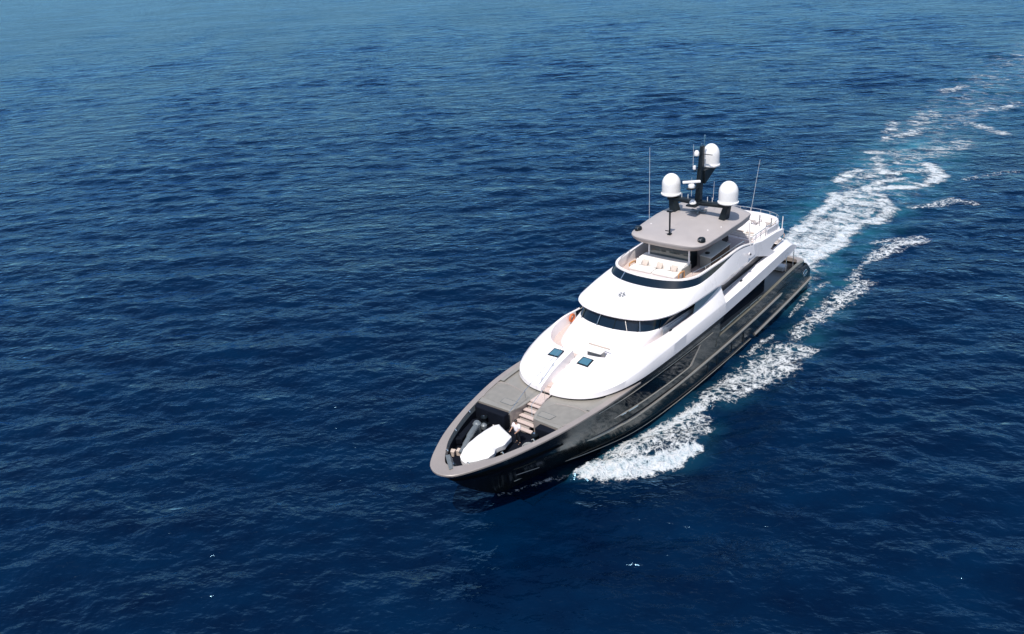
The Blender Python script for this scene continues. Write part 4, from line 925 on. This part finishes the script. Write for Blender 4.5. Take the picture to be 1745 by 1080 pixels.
# polar grid around the point under the camera; dense in the direction that is looked at, closed all round
dist = [6.0]
while dist[-1] < 1500: dist.append(dist[-1]+max(.13, dist[-1]*.0030*(1+dist[-1]/900)))
dist = np.array(dist + [2200, 3500, 6000, 11000, 22000, 40000])
ang = np.concatenate([np.linspace(-R(38), R(38), 800)])
back = np.linspace(R(38), 2*math.pi-R(38), 120)[1:-1]
allang = np.concatenate([ang, back]) + YAW
Dg, Ag = np.meshgrid(dist, allang, indexing='ij')
X = CAM.x + Dg*np.cos(Ag); Yv = CAM.y + Dg*np.sin(Ag)
Zw, DX, DY = height(X, Yv, Dg)
fo = field(ST, X, Yv); ae = field(AER, X, Yv, 1.5)
# ship generated relief: bow wave bulge, trough along the hull, rough wake
bowh = field([([(39.5,3.0),(37,4.6),(34,6.4),(31,7.8)],[.7,1.1,1.3,.9],1.0)], X, Yv)
wkh = field([([(-1,0),(-10,0),(-30,-1),(-45,-2)],[3.5,3.2,4.2,4.5],1.0)], X, Yv)
rgh = np.zeros_like(X); m = (fo > .05) | (wkh > .05)
xm, ym = X[m], Yv[m]; q = np.zeros_like(xm)
for kx, ky, ph, a in [(5.1,2.2,.3,.3),(-3.3,4.7,1.1,.3),(8.3,-3.1,2.2,.2),(2.1,8.9,4.2,.2),(11.3,6.2,.7,.12),(-9.5,10.3,3.3,.1),(1.3,-2.4,5.1,.4)]:
    q += a*np.sin(kx*xm+ky*ym+ph+1.3*np.sin(.7*ky*xm-.9*kx*ym*.3))
rgh[m] = q
Zw = Zw + .42*bowh + rgh*(.05*np.clip(fo, 0, 1)+.10*bowh+.07*wkh) + .10*wkh
inside = (X > .5) & (X < 44) & (np.abs(Yv) < 3.0); Zw[inside] = np.minimum(Zw[inside], -.3)
verts = np.stack([X+DX, Yv+DY, Zw], -1).reshape(-1, 3)
nr, na = Dg.shape
ii = np.arange(nr-1)[:, None]*na; jj = np.arange(na)[None, :]; jn = (jj+1) % na
faces = np.stack([ii+jj, ii+na+jj, ii+na+jn, ii+jn], -1).reshape(-1, 4)
def fast_mesh(name, v, f):
    me = bpy.data.meshes.new(name); me.vertices.add(len(v)); me.vertices.foreach_set('co', v.astype(np.float32).ravel())
    me.loops.add(f.size); me.loops.foreach_set('vertex_index', f.astype(np.int32).ravel())
    me.polygons.add(len(f)); me.polygons.foreach_set('loop_start', np.arange(0, f.size, 4, dtype=np.int32)); me.polygons.foreach_set('loop_total', np.full(len(f), 4, np.int32))
    me.update(calc_edges=True); me.polygons.foreach_set('use_smooth', np.ones(len(f), bool)); return me
me = fast_mesh('water', verts, faces)
# centre disc
def attr(me, name, vals):
    a = me.attributes.new(name, 'FLOAT', 'POINT'); a.data.foreach_set('value', vals.astype(np.float32).ravel())
attr(me, 'aer', ae)
wat = bpy.data.objects.new('water', me); COL.objects.link(wat); tag(wat, kind='structure')

def water_mat():
    m = bpy.data.materials.new('sea_water'); m.use_nodes = True; n = m.node_tree.nodes; l = m.node_tree.links
    b = n['Principled BSDF']; b.inputs['Roughness'].default_value = .10; b.inputs['IOR'].default_value = 1.333; b.inputs['Specular IOR Level'].default_value = .5
    geo = n.new('ShaderNodeNewGeometry')
    a = n.new('ShaderNodeAttribute'); a.attribute_name = 'aer'
    # rotate coordinates so that ripples are stretched along the crests
    mp = n.new('ShaderNodeMapping'); mp.vector_type = 'TEXTURE'; mp.inputs['Rotation'].default_value = (0, 0, VIEW_AZ-R(9)); mp.inputs['Scale'].default_value = (1, 1.6, 1)
    l.new(geo.outputs['Position'], mp.inputs[0])
    def nz(scale, det, rough=.6, dist=0):
        q = n.new('ShaderNodeTexNoise'); q.inputs['Scale'].default_value = scale; q.inputs['Detail'].default_value = det; q.inputs['Roughness'].default_value = rough
        q.inputs['Distortion'].default_value = dist; l.new(mp.outputs[0], q.inputs['Vector']); return q
    big = nz(.012, 3); dk = nz(.25, 4)
    cr = n.new('ShaderNodeValToRGB'); e = cr.color_ramp.elements
    e[0].position = .3; e[0].color = (.0001, .0040, .0178, 1); e[1].position = .75; e[1].color = (.0001, .0108, .0370, 1)
    l.new(dk.outputs[0], cr.inputs[0])
    mx = n.new('ShaderNodeMix'); mx.data_type = 'RGBA'
    an = n.new('ShaderNodeTexNoise'); an.inputs['Scale'].default_value = .35; an.inputs['Detail'].default_value = 4; l.new(geo.outputs['Position'], an.inputs['Vector'])
    am = n.new('ShaderNodeMath'); am.operation = 'MULTIPLY'; l.new(a.outputs['Fac'], am.inputs[0])
    amr = n.new('ShaderNodeMapRange'); amr.inputs['From Min'].default_value = .35; amr.inputs['From Max'].default_value = .65; amr.inputs['To Min'].default_value = .15; l.new(an.outputs[0], amr.inputs[0])
    l.new(amr.outputs[0], am.inputs[1]); l.new(am.outputs[0], mx.inputs[0]); l.new(cr.outputs[0], mx.inputs[6]); mx.inputs[7].default_value = (.022, .150, .205, 1)
    # bumps
    n1 = nz(1.1, 3, .5, .3); n2 = nz(4.0, 3, .55, .3); n3 = nz(.32, 4, .55); n4 = nz(.10, 3, .5)
    def bump(src, dist, prev):
        bp = n.new('ShaderNodeBump'); bp.inputs['Strength'].default_value = 1; bp.inputs['Distance'].default_value = dist; l.new(src.outputs[0], bp.inputs['Height'])
        if prev: l.new(prev.outputs[0], bp.inputs['Normal'])
        return bp
    b0 = bump(n4, 1.0, None); b1 = bump(n3, .66, b0); b2 = bump(n1, .24, b1); b3 = bump(n2, .035, b2)
    gm = n.new('ShaderNodeMapRange'); gm.inputs['From Min'].default_value = .35; gm.inputs['From Max'].default_value = .65; gm.inputs['To Min'].default_value = .45; gm.inputs['To Max'].default_value = 1.15
    big.inputs['Scale'].default_value = .028; l.new(big.outputs[0], gm.inputs[0])
    l.new(gm.outputs[0], b2.inputs['Strength']); l.new(gm.outputs[0], b3.inputs['Strength'])
    n.remove(b); b = n.new('ShaderNodeBsdfDiffuse'); l.new(mx.outputs[2], b.inputs['Color'])
    g = n.new('ShaderNodeBsdfGlossy'); g.inputs['Color'].default_value = (.37, .705, 1.0, 1); g.inputs['Roughness'].default_value = .12; l.new(b3.outputs[0], g.inputs['Normal'])
    fr = n.new('ShaderNodeFresnel'); fr.inputs['IOR'].default_value = 1.333; l.new(b3.outputs[0], fr.inputs['Normal'])
    ms = n.new('ShaderNodeMixShader'); l.new(fr.outputs[0], ms.inputs[0]); l.new(b.outputs[0], ms.inputs[1]); l.new(g.outputs[0], ms.inputs[2]); l.new(ms.outputs[0], n['Material Output'].inputs['Surface'])
    return m
me.materials.append(water_mat())
# --- foam sheet: only the faces where there is foam, lifted a little off the water
fv = fo.reshape(-1)
fmax = fv[faces].max(1); keep = fmax > .03
ff = faces[keep]; used, inv = np.unique(ff, return_inverse=True); ff = inv.reshape(-1, 4)
v2 = verts[used].copy(); v2[:, 2] += .03 + .10*np.clip(fv[used]-.6, 0, .6)
# keep foam out of the hull
me2 = fast_mesh('wake_foam', v2, ff); attr(me2, 'foam', fv[used]); ux, uy = verts[used][:, 0], verts[used][:, 1]; attr(me2, 'soft', sm(6, -3, ux*1.0)*sm(5.8, 3.6, uy-(np.maximum(-ux-22, 0))*.05)*.95 if False else (1-sm(-3, 3, ux))*(1-sm(3.4, 5.6, uy-np.maximum(-ux-22, 0)*.05)))
fm = bpy.data.objects.new('wake_foam', me2); COL.objects.link(fm)
tag(fm, 'white foam of the bow wave and propeller wake spread on the sea', 'foam', kind='stuff')
def foam_mat():
    m = bpy.data.materials.new('sea_foam'); m.use_nodes = True; n = m.node_tree.nodes; l = m.node_tree.links
    b = n['Principled BSDF']; out = n['Material Output']
    b.inputs['Roughness'].default_value = .8
    geo = n.new('ShaderNodeNewGeometry'); a = n.new('ShaderNodeAttribute'); a.attribute_name = 'foam'
    wn = n.new('ShaderNodeTexNoise'); wn.inputs['Scale'].default_value = .9; wn.inputs['Detail'].default_value = 3; l.new(geo.outputs['Position'], wn.inputs['Vector'])
    wv = n.new('ShaderNodeVectorMath'); wv.operation = 'MULTIPLY_ADD'; wv.inputs[1].default_value = (.8, .8, 0); l.new(wn.outputs[1], wv.inputs[0]); l.new(geo.outputs['Position'], wv.inputs[2])
    # lace: ridged voronoi cells (thin walls) + fbm noise
    def vor(s):
        v = n.new('ShaderNodeTexVoronoi'); v.feature = 'DISTANCE_TO_EDGE'; v.inputs['Scale'].default_value = s; l.new(wv.outputs[0], v.inputs['Vector']); return v
    v1 = vor(1.5); v2_ = vor(4.2)
    def math_(op, x, y=None, z=None):
        q = n.new('ShaderNodeMath'); q.operation = op
        for i, s in enumerate((x, y, z)):
            if s is None: continue
            if isinstance(s, (int, float)): q.inputs[i].default_value = s
            else: l.new(s, q.inputs[i])
        return q.outputs[0]
    nz = n.new('ShaderNodeTexNoise'); nz.inputs['Scale'].default_value = 1.45; nz.inputs['Detail'].default_value = 10; nz.inputs['Roughness'].default_value = .74; l.new(wv.outputs[0], nz.inputs['Vector'])
    lace = math_('SUBTRACT', 1.0, math_('MULTIPLY', v1.outputs['Distance'], 3.2))
    lace2 = math_('SUBTRACT', 1.0, math_('MULTIPLY', v2_.outputs['Distance'], 3.0))
    tex = math_('ADD', math_('MULTIPLY', lace, .22), math_('ADD', math_('MULTIPLY', lace2, .18), math_('MULTIPLY', nz.outputs[0], 1.15)))   # ~ .3 .. 1.3
    val = math_('ADD', math_('MULTIPLY', math_('SUBTRACT', tex, .755), 2.2), math_('MULTIPLY', a.outputs['Fac'], 1.1))
    mr = n.new('ShaderNodeMapRange'); mr.interpolation_type = 'SMOOTHSTEP'; mr.inputs['From Min'].default_value = .50; mr.inputs['From Max'].default_value = 1.25; l.new(val, mr.inputs[0])
    n2 = n.new('ShaderNodeTexNoise'); n2.inputs['Scale'].default_value = .38; n2.inputs['Detail'].default_value = 9; n2.inputs['Roughness'].default_value = .66; n2.inputs['Distortion'].default_value = 1.2
    mp2 = n.new('ShaderNodeMapping'); mp2.inputs['Rotation'].default_value = (0, 0, -VIEW_AZ); mp2.inputs['Scale'].default_value = (1.5, .75, 1); l.new(wv.outputs[0], mp2.inputs[0]); l.new(mp2.outputs[0], n2.inputs['Vector'])
    sv = math_('ADD', math_('MULTIPLY', math_('SUBTRACT', n2.outputs[0], .5), 3.6), math_('ADD', math_('MULTIPLY', a.outputs['Fac'], 1.15), math_('MULTIPLY', math_('SUBTRACT', tex, .79), .7)))
    ms2 = n.new('ShaderNodeMapRange'); ms2.interpolation_type = 'SMOOTHSTEP'; ms2.inputs['From Min'].default_value = .12; ms2.inputs['From Max'].default_value = 1.2; l.new(sv, ms2.inputs[0])
    sx = n.new('ShaderNodeSeparateXYZ'); l.new(geo.outputs['Position'], sx.inputs[0])
    wk = n.new('ShaderNodeAttribute'); wk.attribute_name = 'soft'
    mxa = n.new('ShaderNodeMix'); l.new(wk.outputs['Fac'], mxa.inputs[0]); l.new(mr.outputs[0], mxa.inputs[2]); l.new(ms2.outputs[0], mxa.inputs[3])
    class O: outputs = [mxa.outputs[0]]
    mr = O
    al = math_('MULTIPLY', mr.outputs[0], math_('MINIMUM', math_('MULTIPLY', a.outputs['Fac'], 4.0), 1.0))
    tr = n.new('ShaderNodeBsdfTransparent'); ms = n.new('ShaderNodeMixShader'); l.new(al, ms.inputs[0]); l.new(tr.outputs[0], ms.inputs[1]); l.new(b.outputs[0], ms.inputs[2]); l.new(ms.outputs[0], out.inputs[0])
    fc = n.new('ShaderNodeValToRGB'); fe = fc.color_ramp.elements; fe[0].position = .55; fe[0].color = (.44, .56, .63, 1); fe[1].position = .95; fe[1].color = (.72, .745, .77, 1)  # thin foam is bluer; inner shading is put into the colour too
    l.new(tex, fc.inputs[0]); l.new(fc.outputs[0], b.inputs['Base Color'])
    bp = n.new('ShaderNodeBump'); bp.inputs['Distance'].default_value = .35; bp.inputs['Strength'].default_value = 1; l.new(tex, bp.inputs['Height']); l.new(bp.outputs[0], b.inputs['Normal'])
    return m
me2.materials.append(foam_mat())
print('verts', len(verts), 'foam', len(v2))
